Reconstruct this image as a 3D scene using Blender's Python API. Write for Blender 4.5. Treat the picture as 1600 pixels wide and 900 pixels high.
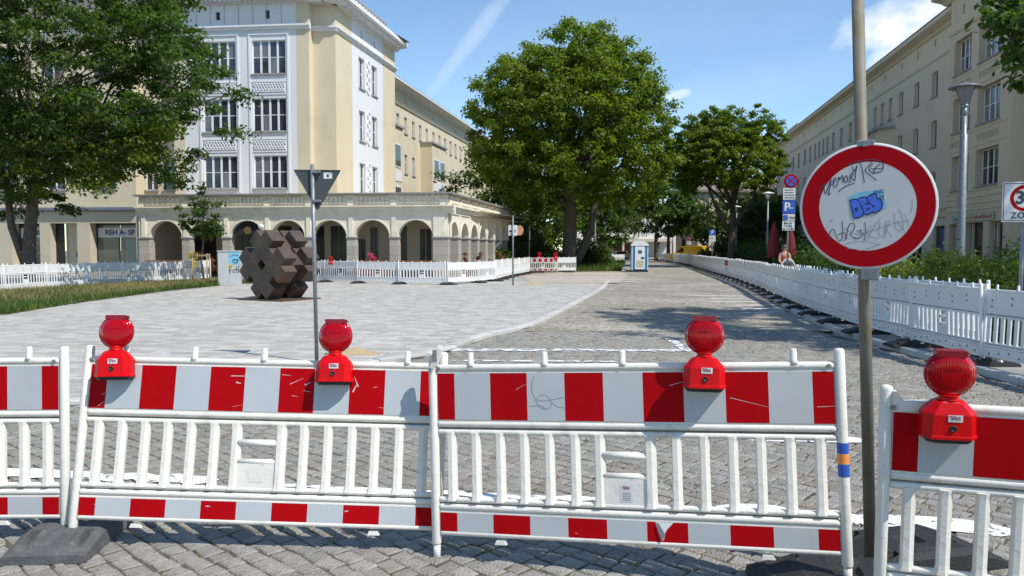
import bpy, math, random
import numpy as np
from mathutils import Vector, Matrix
R = math.radians
random.seed(7)
rng = np.random.default_rng(7)
scene = bpy.context.scene
for o in list(bpy.data.objects): bpy.data.objects.remove(o)

# ------------------------------------------------------------------ camera
CAMZ = 1.65
PITCH = math.atan(60/1200)
cam = bpy.data.objects.new('camera', bpy.data.cameras.new('camera'))
scene.collection.objects.link(cam)
cam.location = (0, 0, CAMZ)
cam.rotation_euler = (math.pi/2 - PITCH, 0, 0)
cam.data.sensor_width = 36; cam.data.lens = 27.0
cam.data.clip_start = 0.05; cam.data.clip_end = 3000
scene.camera = cam
scene.render.resolution_x = 1024; scene.render.resolution_y = 576

# ------------------------------------------------------------------ light and sky
SUN = Vector((0.64, -0.47, 1.0)).normalized()
el = math.asin(SUN.z); az = math.atan2(SUN.x, SUN.y)
world = bpy.data.worlds.new('World'); scene.world = world; world.use_nodes = True
nt = world.node_tree; nt.nodes.clear()
def N(nt, typ, **kw):
    n = nt.nodes.new(typ)
    for k, v in kw.items():
        if k.startswith('i_'): n.inputs[k[2:].replace('_', ' ')].default_value = v
        else: setattr(n, k, v)
    return n
out = N(nt, 'ShaderNodeOutputWorld'); bg = N(nt, 'ShaderNodeBackground'); bg.inputs[1].default_value = 0.15
sky = N(nt, 'ShaderNodeTexSky', sky_type='NISHITA', sun_disc=False, sun_elevation=el, sun_rotation=az,
        air_density=1.0, dust_density=0.0, ozone_density=4.0, altitude=0)
geo = N(nt, 'ShaderNodeTexCoord')
def vmath(op, a, b=None, s=None):
    n = nt.nodes.new('ShaderNodeVectorMath'); n.operation = op
    for i, v in enumerate((a, b)):
        if v is None: continue
        if hasattr(v, 'is_output') or hasattr(v, 'links'): nt.links.new(v, n.inputs[i])
        else: n.inputs[i].default_value = v
    return n.outputs['Value'] if op in ('DOT_PRODUCT', 'LENGTH', 'DISTANCE') else n.outputs[0]
def fmath(op, a, b=0.0, c=0.0, clamp=False):
    n = nt.nodes.new('ShaderNodeMath'); n.operation = op; n.use_clamp = clamp
    for i, v in enumerate((a, b, c)):
        if hasattr(v, 'links'): nt.links.new(v, n.inputs[i])
        else: n.inputs[i].default_value = v
    return n.outputs[0]
def raydir(x, y):
    c, s = math.cos(PITCH), math.sin(PITCH); X = (x-800)/1200; Z = -(y-450)/1200
    return Vector((X, c + s*Z, -s + c*Z))
def at(x, y, Y):
    r = raydir(x, y); r = r*(Y/r.y); return Vector((r.x, r.y, r.z + CAMZ))
def gp(x, y, z=0.0):
    r = raydir(x, y); r = r*((z-CAMZ)/r.z); return Vector((r.x, r.y, z))
gen = geo.outputs['Generated']
def blob(px, py, sx, sy, ang, nscale, thr, soft, seed):
    """soft cloud patch round a sky direction"""
    d = raydir(px, py).normalized()
    right = d.cross(Vector((0, 0, 1))).normalized(); up = right.cross(d)
    ca, sa = math.cos(ang), math.sin(ang)
    r2 = right*ca + up*sa; u2 = up*ca - right*sa
    a = fmath('DIVIDE', vmath('DOT_PRODUCT', gen, r2), sx/1200)
    b = fmath('DIVIDE', vmath('DOT_PRODUCT', gen, u2), sy/1200)
    # offset: dot with right is already zero at d
    front = fmath('GREATER_THAN', vmath('DOT_PRODUCT', gen, d), 0.5)
    q = fmath('ADD', fmath('MULTIPLY', a, a), fmath('MULTIPLY', b, b))
    m = fmath('SUBTRACT', 1.0, q, clamp=True)
    nz = N(nt, 'ShaderNodeTexNoise'); nz.inputs['Scale'].default_value = nscale; nz.inputs['Detail'].default_value = 6
    nz.inputs['Roughness'].default_value = .6
    nt.links.new(vmath('ADD', gen, (seed, 0, 0)), nz.inputs['Vector'])
    v = fmath('ADD', fmath('MULTIPLY', m, 0.6), fmath('MULTIPLY', nz.outputs[0], 0.9))
    v = fmath('DIVIDE', fmath('SUBTRACT', v, thr), soft, clamp=True)
    edge = fmath('MULTIPLY', m, 3.0, clamp=True)
    return fmath('MULTIPLY', fmath('MULTIPLY', v, front), edge)
cl = [(blob(1385, 35, 85, 45, .35, 22, .74, .42, 1.3), .85), (blob(1400, 75, 75, 26, .45, 24, .76, .3, 4.1), .8),
      (blob(1490, 10, 130, 45, .3, 16, .70, .35, 2.2), .8), (blob(745, 52, 150, 15, .90, 20, .55, .6, 7.7), .24),
      (blob(1058, 148, 26, 10, .2, 40, .6, .4, 3.3), .45), (blob(960, 30, 500, 140, .3, 5, .62, .9, 9.1), .12),
      (blob(1120, 150, 260, 60, .25, 7, .60, .9, 12.1), .18)]
tot = 0.0
for c_, w_ in cl: tot = fmath('ADD', tot, fmath('MULTIPLY', c_, w_))
# broken cloud over the rest of the sky, fading out at the horizon
nz = N(nt, 'ShaderNodeTexNoise'); nz.inputs['Scale'].default_value = 3.0; nz.inputs['Detail'].default_value = 7
nt.links.new(gen, nz.inputs['Vector'])
wisp = fmath('MULTIPLY', fmath('DIVIDE', fmath('SUBTRACT', nz.outputs[0], .5), .5, clamp=True), .12)
tot = fmath('ADD', tot, wisp, clamp=True)
mix = N(nt, 'ShaderNodeMix', data_type='RGBA')
nt.links.new(tot, mix.inputs[0])
# the sky colour itself, a little cooler than the texture gives
tint = N(nt, 'ShaderNodeMix', data_type='RGBA', blend_type='MULTIPLY'); tint.inputs[0].default_value = 1.0
tint.inputs[7].default_value = (1.06, 1.12, 1.10, 1)
nt.links.new(sky.outputs[0], tint.inputs[6])
nt.links.new(tint.outputs[2], mix.inputs[6])
mix.inputs[7].default_value = (6.6, 6.9, 7.3, 1)
nt.links.new(mix.outputs[2], bg.inputs[0]); nt.links.new(bg.outputs[0], out.inputs[0])

sun = bpy.data.objects.new('sun', bpy.data.lights.new('sun', 'SUN')); scene.collection.objects.link(sun)
sun.data.energy = 4.8; sun.data.angle = R(0.5); sun.data.color = (1.0, 0.955, 0.88)
sun.rotation_euler = (-SUN).to_track_quat('-Z', 'Y').to_euler(); sun.location = (20, -20, 40)
scene.view_settings.view_transform = 'Standard'; scene.view_settings.look = 'None'
scene.view_settings.exposure = 0.15; scene.view_settings.gamma = 1.0
scene.view_settings.use_curve_mapping = False

# ------------------------------------------------------------------ materials
MATS = {}
def mat(name, col, rough=.6, var=.12, nscale=6, bump=0.0, bscale=40, metal=0.0, coat=0.0, trans=0.0, rnd=0.0, col2=None, c2t=.5, c2w=.15, c2s=3, spec=.5, coords='Object', emit=None):
    """principled with noise variation; col2 = stain colour; rnd = random brightness per piece"""
    if name in MATS: return MATS[name]
    m = bpy.data.materials.new(name); m.use_nodes = True; t = m.node_tree; b = t.nodes['Principled BSDF']
    tc = t.nodes.new('ShaderNodeTexCoord')
    co = tc.outputs[coords]
    nz = t.nodes.new('ShaderNodeTexNoise'); nz.inputs['Scale'].default_value = nscale; nz.inputs['Detail'].default_value = 5
    t.links.new(co, nz.inputs['Vector'])
    hs = t.nodes.new('ShaderNodeHueSaturation'); hs.inputs['Color'].default_value = (*col, 1)
    def fm(op, a, b_=0.0, clamp=False):
        n = t.nodes.new('ShaderNodeMath'); n.operation = op; n.use_clamp = clamp
        for i, v in enumerate((a, b_)):
            if hasattr(v, 'links'): t.links.new(v, n.inputs[i])
            else: n.inputs[i].default_value = v
        return n.outputs[0]
    val = fm('ADD', fm('MULTIPLY', fm('SUBTRACT', nz.outputs[0], .5), 2*var*1.6), 1.0)
    if rnd:
        oi = t.nodes.new('ShaderNodeObjectInfo'); gi = t.nodes.new('ShaderNodeNewGeometry')
        r_ = fm('FRACT', fm('ADD', oi.outputs['Random'], gi.outputs['Random Per Island']))
        val = fm('MULTIPLY', val, fm('ADD', fm('MULTIPLY', fm('SUBTRACT', r_, .5), 2*rnd), 1.0))
        hs.inputs['Hue'].default_value = .5
        t.links.new(fm('ADD', fm('MULTIPLY', fm('SUBTRACT', fm('FRACT', fm('MULTIPLY', r_, 7.13)), .5), .03), .5), hs.inputs['Hue'])
    t.links.new(val, hs.inputs['Value'])
    res = hs.outputs[0]
    if col2:
        n2 = t.nodes.new('ShaderNodeTexNoise'); n2.inputs['Scale'].default_value = c2s; n2.inputs['Detail'].default_value = 8; n2.inputs['Roughness'].default_value = .65
        t.links.new(co, n2.inputs['Vector'])
        f = fm('DIVIDE', fm('SUBTRACT', n2.outputs[0], c2t), c2w, True)
        mx = t.nodes.new('ShaderNodeMix'); mx.data_type = 'RGBA'
        t.links.new(f, mx.inputs[0]); t.links.new(res, mx.inputs[6]); mx.inputs[7].default_value = (*col2, 1)
        res = mx.outputs[2]
    t.links.new(res, b.inputs['Base Color'])
    b.inputs['Roughness'].default_value = rough; b.inputs['Metallic'].default_value = metal
    b.inputs['Coat Weight'].default_value = coat; b.inputs['Transmission Weight'].default_value = trans
    b.inputs['Specular IOR Level'].default_value = spec
    if emit: b.inputs['Emission Color'].default_value = (*emit, 1); b.inputs['Emission Strength'].default_value = 1
    if bump:
        n3 = t.nodes.new('ShaderNodeTexNoise'); n3.inputs['Scale'].default_value = bscale; n3.inputs['Detail'].default_value = 6
        t.links.new(co, n3.inputs['Vector'])
        bp = t.nodes.new('ShaderNodeBump'); bp.inputs['Strength'].default_value = bump; bp.inputs['Distance'].default_value = .02
        t.links.new(n3.outputs[0], bp.inputs['Height']); t.links.new(bp.outputs[0], b.inputs['Normal'])
    MATS[name] = m
    return m
def leafmat(name, c1, c2, tr=.45):
    m = bpy.data.materials.new(name); m.use_nodes = True; t = m.node_tree; t.nodes.clear()
    o = t.nodes.new('ShaderNodeOutputMaterial'); d = t.nodes.new('ShaderNodeBsdfPrincipled'); tl = t.nodes.new('ShaderNodeBsdfTranslucent')
    gi = t.nodes.new('ShaderNodeNewGeometry'); cr = t.nodes.new('ShaderNodeMix'); cr.data_type = 'RGBA'
    tc = t.nodes.new('ShaderNodeTexCoord'); nz = t.nodes.new('ShaderNodeTexNoise'); nz.inputs['Scale'].default_value = .55; nz.inputs['Detail'].default_value = 3
    t.links.new(tc.outputs['Object'], nz.inputs['Vector'])
    ad = t.nodes.new('ShaderNodeMath'); ad.operation = 'ADD'; t.links.new(gi.outputs['Random Per Island'], ad.inputs[0]); t.links.new(nz.outputs[0], ad.inputs[1])
    mu = t.nodes.new('ShaderNodeMath'); mu.operation = 'MULTIPLY_ADD'; t.links.new(ad.outputs[0], mu.inputs[0]); mu.inputs[1].default_value = .8; mu.inputs[2].default_value = -.3; mu.use_clamp = True
    t.links.new(mu.outputs[0], cr.inputs[0]); cr.inputs[6].default_value = (*c1, 1); cr.inputs[7].default_value = (*c2, 1)
    t.links.new(cr.outputs[2], d.inputs['Base Color']); d.inputs['Roughness'].default_value = .45; d.inputs['Specular IOR Level'].default_value = .35
    ml = t.nodes.new('ShaderNodeMix'); ml.data_type = 'RGBA'; ml.blend_type = 'MULTIPLY'; ml.inputs[0].default_value = 1; t.links.new(cr.outputs[2], ml.inputs[6]); ml.inputs[7].default_value = (1.5, 1.7, .6, 1)
    t.links.new(ml.outputs[2], tl.inputs['Color'])
    ms = t.nodes.new('ShaderNodeMixShader'); ms.inputs[0].default_value = tr
    t.links.new(d.outputs[0], ms.inputs[1]); t.links.new(tl.outputs[0], ms.inputs[2]); t.links.new(ms.outputs[0], o.inputs[0])
    return m
def glassmat(name, col, rough=.04):
    m = mat(name, col, rough, .25, .5, spec=.7); return m
W_PL = mat('white_plastic', (.70, .67, .60), .45, .08, 9, .12, 60, col2=(.40, .36, .29), c2t=.56, c2w=.25, c2s=8, spec=.4)
W_PL2 = mat('white_plastic_dusty', (.74, .74, .73), .5, .06, 3, .05, 40, rnd=.06, col2=(.50, .48, .44), c2t=.58, c2w=.2, c2s=6)
BOARD = mat('white_board', (.70, .70, .69), .5, .04, 5, 0, rnd=.04)
FILMW = mat('film_white', (.43, .45, .46), .35, .06, 4, .02, 300, col2=(.36, .37, .38), c2t=.66, c2w=.1, c2s=14, coat=.3)
FILMR = mat('film_red', (.37, .0, .003), .6, .08, 4, .02, 300, spec=.10, col2=(.27, .004, .008), c2t=.6, c2w=.3, c2s=8)
SCR = mat('scratch_white', (.55, .54, .53), .6)
GROOVE = mat('groove_shade_grey', (.20, .19, .165), .8, .2, 30)  # under-rail shade put into a dark grey; also colours rivets, dimples and gaps
RED_PL = mat('red_plastic', (.56, .0, .002), .38, .10, 10, .05, 50, spec=.25, col2=(.38, .02, .02), c2t=.62, c2w=.15, c2s=25)
RED_LENS = mat('red_lens', (.40, .0, .006), .10, .3, 18, 0, trans=.15, spec=.22)
RED_CAP = mat('red_cap', (.22, .002, .01), .3, .1, 10)
BLK = mat('black_plastic', (.015, .015, .016), .5, .2, 20)
RUB = mat('rubber_grey', (.085, .086, .088), .85, .25, 14, .5, 120, col2=(.14, .137, .13), c2t=.5, c2w=.2, c2s=12)
RUBB = mat('rubber_black', (.018, .018, .019), .7, .3, 12, .5, 90, col2=(.05, .05, .048), c2t=.6, c2w=.2, c2s=6)
GALV = mat('galvanised', (.185, .20, .215), .45, .12, 14, .04, 60, metal=.35, col2=(.30, .31, .32), c2t=.5, c2w=.2, c2s=12)
POLEM = mat('pole_weathered', (.19, .175, .135), .65, .2, 8, .05, 50, metal=.1, spec=.3, col2=(.17, .105, .035), c2t=.50, c2w=.16, c2s=3.2)
SIGNR = mat('sign_red', (.36, .0, .005), .6, .06, 6, spec=.1, col2=(.28, .01, .015), c2t=.62, c2w=.15, c2s=14)
SIGNW = mat('sign_white', (.49, .49, .49), .4, .05, 8, coat=.2, col2=(.42, .42, .42), c2t=.6, c2w=.2, c2s=12)
SIGNRIM = mat('sign_rim', (.62, .62, .61), .5, .05, 8, spec=.3)
SIGNBK = mat('sign_back_dark', (.045, .055, .065), .6, .1, 8)
INK = mat('ink_dark', (.03, .035, .06), .6, .2, 20)
INKG = mat('ink_faded', (.22, .22, .23), .6, .2, 20)
BLUE = mat('blue_print', (.02, .09, .42), .45, .1, 20)
BLUES = mat('sticker_blue', (.05, .13, .62), .45, .5, 60)
CYAN = mat('sticker_cyan', (.16, .42, .58), .45, .3, 40)
NAVY = mat('sticker_navy', (.008, .008, .06), .5)
ORG = mat('orange_print', (.75, .25, .05), .5)
YELP = mat('paint_yellow', (.80, .46, .01), .35, .05, coat=.4)
RUSTY = mat('rusty_steel', (.075, .052, .038), .6, .4, 2.5, .2, 30, metal=.1, col2=(.20, .085, .045), c2t=.54, c2w=.22, c2s=1.4)
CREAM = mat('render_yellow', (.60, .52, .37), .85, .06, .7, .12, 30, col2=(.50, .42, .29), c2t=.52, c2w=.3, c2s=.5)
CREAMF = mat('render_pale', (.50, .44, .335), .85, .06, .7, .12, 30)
WHITER = mat('render_white', (.66, .67, .685), .85, .05, .6, .1, 30, col2=(.57, .575, .58), c2t=.54, c2w=.3, c2s=.6)
ARC = mat('arcade_render', (.72, .67, .55), .85, .06, 1.2, .1, 30, col2=(.50, .45, .35), c2t=.5, c2w=.3, c2s=1.5)
STONE = mat('pier_stone', (.38, .35, .30), .85, .1, 5, .25, 30, rnd=.10)
LEDGE = mat('ledge_stone', (.27, .26, .25), .8, .1, 4, .1, 20)
SHEET = mat('zinc_sheet', (.22, .24, .27), .5, .1, 2, metal=.3)
ROOFT = mat('roof_tile_red', (.32, .09, .06), .8, .2, 8, .4, 20)
ROOFB = mat('roof_brown', (.20, .155, .125), .85, .15, 3, .3, 20)
RBW = mat('right_render', (.63, .54, .40), .88, .05, .5, .12, 25, col2=(.55, .46, .33), c2t=.5, c2w=.4, c2s=.35)
RBW2 = mat('right_render_dark', (.60, .49, .35), .88, .06, .6, .12, 25)
FRW = mat('window_white', (.72, .72, .71), .5, .04)
GLS = glassmat('window_glass', (.035, .042, .055))
GLS2 = mat('window_glass_curtained', (.16, .17, .19), .15, .35, 1.2, spec=.7)
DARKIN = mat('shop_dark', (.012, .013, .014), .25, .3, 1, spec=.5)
SHOPG = mat('shop_glass', (.07, .085, .085), .08, .4, .6, spec=.6)
SHOPL = mat('shop_glass_pale', (.20, .28, .26), .2, .1, .6)
WOOD = mat('bench_wood', (.20, .085, .028), .6, .2, 8, .2, 30)
WOODP = mat('pale_wood', (.36, .27, .17), .7, .2, 8)
BARK = mat('bark', (.085, .068, .052), .9, .3, 6, .9, 18, col2=(.13, .115, .085), c2t=.52, c2w=.12, c2s=5)
SAND = mat('sand', (.42, .31, .18), .95, .15, 20, .6, 60)
GR1 = leafmat('leaf_bright', (.070, .120, .012), (.175, .225, .026), .52)
GR2 = leafmat('leaf_mid', (.034, .074, .014), (.085, .140, .026))
GR3 = leafmat('leaf_dark', (.030, .064, .014), (.070, .115, .028), .42)
GR4 = leafmat('leaf_shrub', (.11, .16, .024), (.30, .32, .09))
GRD = leafmat('grass_dry', (.20, .16, .075), (.42, .34, .17), .3)
GRG = leafmat('grass_green', (.045, .085, .015), (.13, .18, .04), .35)

# ------------------------------------------------------------------ mesh helpers
class MB:
    def __init__(s): s.v = []; s.f = []; s.m = []; s.sm = []; s.mats = []
    def mi(s, m):
        if m not in s.mats: s.mats.append(m)
        return s.mats.index(m)
    def add(s, vs, fs, m, smooth=False):
        o = len(s.v); s.v += [tuple(p) for p in vs]; k = s.mi(m)
        for f in fs: s.f.append(tuple(i+o for i in f)); s.m.append(k); s.sm.append(smooth)
        return s
    def box(s, x0, x1, y0, y1, z0, z1, m):
        vs = [(x0,y0,z0),(x1,y0,z0),(x1,y1,z0),(x0,y1,z0),(x0,y0,z1),(x1,y0,z1),(x1,y1,z1),(x0,y1,z1)]
        return s.add(vs, [(0,3,2,1),(4,5,6,7),(0,1,5,4),(1,2,6,5),(2,3,7,6),(3,0,4,7)], m)
    def cbox(s, x0, x1, y0, y1, z0, z1, c, m):
        """box with chamfered edges round the vertical and top"""
        def ring(i, z): return [(x0+i+c,y0+i,z),(x1-i-c,y0+i,z),(x1-i,y0+i+c,z),(x1-i,y1-i-c,z),(x1-i-c,y1-i,z),(x0+i+c,y1-i,z),(x0+i,y1-i-c,z),(x0+i,y0+i+c,z)]
        return s.loft([ring(c, z0), ring(0, z0+c), ring(0, z1-c), ring(c, z1)], m)
    def loft(s, rings, m, smooth=False, cap=True, close=True):
        n = len(rings[0]); vs = [p for r in rings for p in r]; fs = []
        for k in range(len(rings)-1):
            for i in range(n if close else n-1):
                j = (i+1) % n
                fs.append((k*n+i, k*n+j, (k+1)*n+j, (k+1)*n+i))
        s.add(vs, fs, m, smooth)
        if cap:
            o = len(s.v)-len(vs)
            k = s.mi(m)
            s.f.append(tuple(o+i for i in reversed(range(n)))); s.m.append(k); s.sm.append(False)
            s.f.append(tuple(o+(len(rings)-1)*n+i for i in range(n))); s.m.append(k); s.sm.append(False)
        return s
    def tube(s, pts, rs, m, n=12, sx=1.0, sy=1.0, smooth=True, cap=True):
        pts = [Vector(p) for p in pts]
        if not hasattr(rs, '__len__'): rs = [rs]*len(pts)
        rings = []
        for i, p in enumerate(pts):
            d = (pts[min(i+1, len(pts)-1)] - pts[max(i-1, 0)]).normalized()
            a = Vector((0, 1, 0)) if abs(d.y) < .9 else Vector((1, 0, 0))
            u = a.cross(d).normalized(); w = d.cross(u)
            rings.append([p + u*math.cos(t)*rs[i]*sx + w*math.sin(t)*rs[i]*sy for t in [2*math.pi*k/n for k in range(n)]])
        return s.loft(rings, m, smooth, cap)
    def lathe(s, prof, m, n=24, axis='z', c=(0, 0, 0), smooth=True):
        rings = []
        for r, h in prof:
            ring = []
            for k in range(n):
                t = 2*math.pi*k/n; a, b = r*math.cos(t), r*math.sin(t)
                ring.append((c[0]+a, c[1]+b, c[2]+h) if axis == 'z' else ((c[0]+a, c[1]-h, c[2]+b) if axis == 'y' else (c[0]+h, c[1]+a, c[2]+b)))
            rings.append(ring)
        return s.loft(rings, m, smooth)
    def prism(s, poly, y0, y1, m):
        """poly in (x,z), extruded in y"""
        return s.loft([[(x, y0, z) for x, z in poly], [(x, y1, z) for x, z in poly]], m)
    def poly(s, pts, m): return s.add(pts, [tuple(range(len(pts)))], m)
    def build(s, name, parent=None, M=None, loc=None):
        me = bpy.data.meshes.new(name); me.from_pydata(s.v, [], s.f)
        for m in s.mats: me.materials.append(m)
        me.polygons.foreach_set('material_index', s.m); me.polygons.foreach_set('use_smooth', s.sm); me.update()
        return link(name, me, parent, M)
C = scene.collection
def link(name, me, parent=None, M=None):
    o = bpy.data.objects.new(name, me); C.objects.link(o)
    if parent is not None: o.parent = parent
    if M is not None: o.matrix_basis = M
    return o
def tag(o, label, cat, group=None, kind=None):
    o['label'] = label
    if cat: o['category'] = cat
    if group: o['group'] = group
    if kind: o['kind'] = kind
    return o
def thing(name, label, cat, loc=(0,0,0), rz=0, group=None, M=None):
    o = bpy.data.objects.new(name, None); C.objects.link(o); o.empty_display_size = .2
    o.matrix_basis = M if M is not None else Matrix.Translation(loc) @ Matrix.Rotation(rz, 4, 'Z')
    return tag(o, label, cat, group)
def struct(o, stuff=False): o['kind'] = 'stuff' if stuff else 'structure'; return o
def T(x, y, z): return Matrix.Translation((x, y, z))
def RZ(a): return Matrix.Rotation(a, 4, 'Z')
def RX(a): return Matrix.Rotation(a, 4, 'X')
def RY(a): return Matrix.Rotation(a, 4, 'Y')
KIDS = {}
def kids(root):
    if root.name not in KIDS: KIDS[root.name] = [(c, list(c.children)) for c in root.children]
    return KIDS[root.name]
def dup(root, M, label, group=None):
    r = root.copy(); C.objects.link(r); r.matrix_basis = M; r['label'] = label
    if group: r['group'] = group
    for ch, gr in kids(root):
        c = ch.copy(); C.objects.link(c); c.parent = r
        for g in gr:
            d = g.copy(); C.objects.link(d); d.parent = c
    return r
def npmesh(name, V, Fq, mats, parent=None, M=None, smooth=False):
    """numpy verts (n,3), quad/tri faces array (m,k)"""
    me = bpy.data.meshes.new(name); k = Fq.shape[1]
    me.vertices.add(len(V)); me.vertices.foreach_set('co', V.astype(np.float32).ravel())
    me.loops.add(Fq.size); me.loops.foreach_set('vertex_index', Fq.astype(np.int32).ravel())
    me.polygons.add(len(Fq)); me.polygons.foreach_set('loop_start', np.arange(0, Fq.size, k, dtype=np.int32))
    for m in mats: me.materials.append(m)
    me.update(calc_edges=True); me.validate()
    return link(name, me, parent, M)
def text_mesh(mb, s, size, M, m, weight=0.0, depth=.0008, spacing=1.0, align='CENTER'):
    cu = bpy.data.curves.new('t', 'FONT'); cu.body = s; cu.size = size; cu.align_x = align; cu.align_y = 'CENTER'
    cu.offset = weight; cu.extrude = depth; cu.resolution_u = 3; cu.space_character = spacing
    o = bpy.data.objects.new('t', cu); C.objects.link(o)
    me = bpy.data.meshes.new_from_object(o.evaluated_get(bpy.context.evaluated_depsgraph_get()))
    vs = [M @ RX(math.pi/2) @ v.co for v in me.vertices]
    mb.add(vs, [tuple(p.vertices) for p in me.polygons], m)
    bpy.data.objects.remove(o); bpy.data.curves.remove(cu); bpy.data.meshes.remove(me)
_O = ['','first','second','third','fourth','fifth','sixth','seventh','eighth','ninth']
ORD = _O[1:]+['tenth','eleventh','twelfth','thirteenth','fourteenth','fifteenth','sixteenth','seventeenth','eighteenth','nineteenth']
for t_ in ('twent','thirt','fort','fift','sixt','sevent'):
    ORD += [t_+'ieth']+[t_+'y-'+_O[i] for i in range(1, 10)]
def polyinterp(pts, s):
    """point and direction at arc length s on a polyline"""
    for a, b in zip(pts, pts[1:]):
        d = (Vector(b)-Vector(a)); L = d.length
        if s <= L or b is pts[-1]: return Vector(a)+d*(s/L), d.normalized()
        s -= L
def plen(pts): return sum((Vector(b)-Vector(a)).length for a, b in zip(pts, pts[1:]))
def smoothpoly(pts, it=2):
    pts = [Vector(p) for p in pts]
    for _ in range(it):
        q = [pts[0]]
        for a, b in zip(pts, pts[1:]): q += [a*.75+b*.25, a*.25+b*.75]
        pts = q+[pts[-1]]
    return pts

# ------------------------------------------------------------------ ground, road, plaza
KR = smoothpoly([(6.3,1,0),(6.2,6,0),(6.2,9.4,0),(6.2,11.6,0),(6.3,14.1,0),(6.95,18.5,0),(8.94,27.1,0),(10.9,37.4,0),(14.2,57,0),(19.0,86,0),(23.5,114,0)])
KL = smoothpoly([(5.1,40,0),(3.86,32,0),(1.36,20.4,0),(.4,15.9,0),(-.45,14.7,0),(-1.09,11.9,0),(-1.9,11.1,0),(-3.1,9.4,0),(-4.1,8.2,0),(-5.2,7.75,0),(-8,7.6,0),(-26,7.4,0)])
ASPH = mat('far_ground', (.20, .19, .17), .95, .15, .15, .2, 10, coords='Object')
g = MB(); g.box(-600, 600, -30, 1500, -.30, -.12, ASPH); struct(g.build('ground'))
# cobbled road: far part as a sheet whose material carries the setts (too far to tell apart)
def road_material():
    m = bpy.data.materials.new('sett_surface'); m.use_nodes = True; t = m.node_tree; b = t.nodes['Principled BSDF']
    tc = t.nodes.new('ShaderNodeTexCoord'); mp = t.nodes.new('ShaderNodeMapping'); mp.inputs['Rotation'].default_value = (0, 0, R(41))
    t.links.new(tc.outputs['Object'], mp.inputs[0])
    vo = t.nodes.new('ShaderNodeTexVoronoi'); vo.inputs['Scale'].default_value = 6.8; vo.inputs['Randomness'].default_value = .55
    t.links.new(mp.outputs[0], vo.inputs['Vector'])
    ve = t.nodes.new('ShaderNodeTexVoronoi'); ve.feature = 'DISTANCE_TO_EDGE'; ve.inputs['Scale'].default_value = 6.8; ve.inputs['Randomness'].default_value = .55
    t.links.new(mp.outputs[0], ve.inputs['Vector'])
    sp = t.nodes.new('ShaderNodeSeparateColor'); t.links.new(vo.outputs['Color'], sp.inputs[0])
    cr = t.nodes.new('ShaderNodeValToRGB'); t.links.new(sp.outputs[0], cr.inputs[0])
    cr.color_ramp.elements[0].color = (.245, .222, .185, 1); cr.color_ramp.elements[1].color = (.385, .36, .315, 1)
    n = t.nodes.new('ShaderNodeTexNoise'); n.inputs['Scale'].default_value = .35; n.inputs['Detail'].default_value = 6; t.links.new(tc.outputs['Object'], n.inputs[0])
    r2 = t.nodes.new('ShaderNodeValToRGB'); t.links.new(n.outputs[0], r2.inputs[0])
    r2.color_ramp.elements[0].position = .38; r2.color_ramp.elements[0].color = (.84, .82, .74, 1); r2.color_ramp.elements[1].position = .66; r2.color_ramp.elements[1].color = (1.22, 1.22, 1.16, 1)
    mx = t.nodes.new('ShaderNodeMix'); mx.data_type = 'RGBA'; mx.blend_type = 'MULTIPLY'; mx.inputs[0].default_value = 1
    t.links.new(cr.outputs[0], mx.inputs[6]); t.links.new(r2.outputs[0], mx.inputs[7])
    st = t.nodes.new('ShaderNodeMath'); st.operation = 'LESS_THAN'; t.links.new(ve.outputs[0], st.inputs[0]); st.inputs[1].default_value = .05
    m2 = t.nodes.new('ShaderNodeMix'); m2.data_type = 'RGBA'; t.links.new(st.outputs[0], m2.inputs[0]); t.links.new(mx.outputs[2], m2.inputs[6]); m2.inputs[7].default_value = (.14, .13, .10, 1)
    t.links.new(m2.outputs[2], b.inputs['Base Color']); b.inputs['Roughness'].default_value = .8
    bp = t.nodes.new('ShaderNodeBump'); bp.inputs['Strength'].default_value = .6; bp.inputs['Distance'].default_value = .02
    t.links.new(ve.outputs[0], bp.inputs['Height']); t.links.new(bp.outputs[0], b.inputs['Normal'])
    return m
ROAD = road_material()
YSET = 15.5
rd = MB()
def krx(y, P=KR):
    for a, b in zip(P, P[1:]):
        y0, y1 = a.y, b.y
        if (y0-y)*(y1-y) <= 0 and y0 != y1: return a.x+(b.x-a.x)*(y-y0)/(y1-y0)
    return P[-1].x
ys = [YSET, 17, 19, 21, 24, 27, 31, 36, 42, 50, 60, 75, 95, 114]
ls = [-3.0 for y in ys]
for i in range(len(ys)-1):
    a, b = ys[i], ys[i+1]
    rd.poly([(ls[i], a, 0), (krx(a)+.05, a, 0), (krx(b)+.05, b, 0), (ls[i+1]+(0 if b < 45 else (b-45)*.15), b, 0)], ROAD)
rd.poly([(ls[-1]+10, 114, 0), (23.6, 114, 0), (60, 330, 0), (10, 330, 0)], ROAD)
road = struct(rd.build('road'))
BED = mat('joint_bed', (.11, .092, .062), .95, .5, 30, .9, 90, col2=(.055, .065, .025), c2t=.53, c2w=.08, c2s=5)
bd = MB(); bd.poly([(-30, -2, -.0075), (6.25, -2, -.0075), (6.25, YSET, -.0075), (-30, YSET, -.0075)], BED)
bedo = bd.build('joint_bed', road); 
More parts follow.
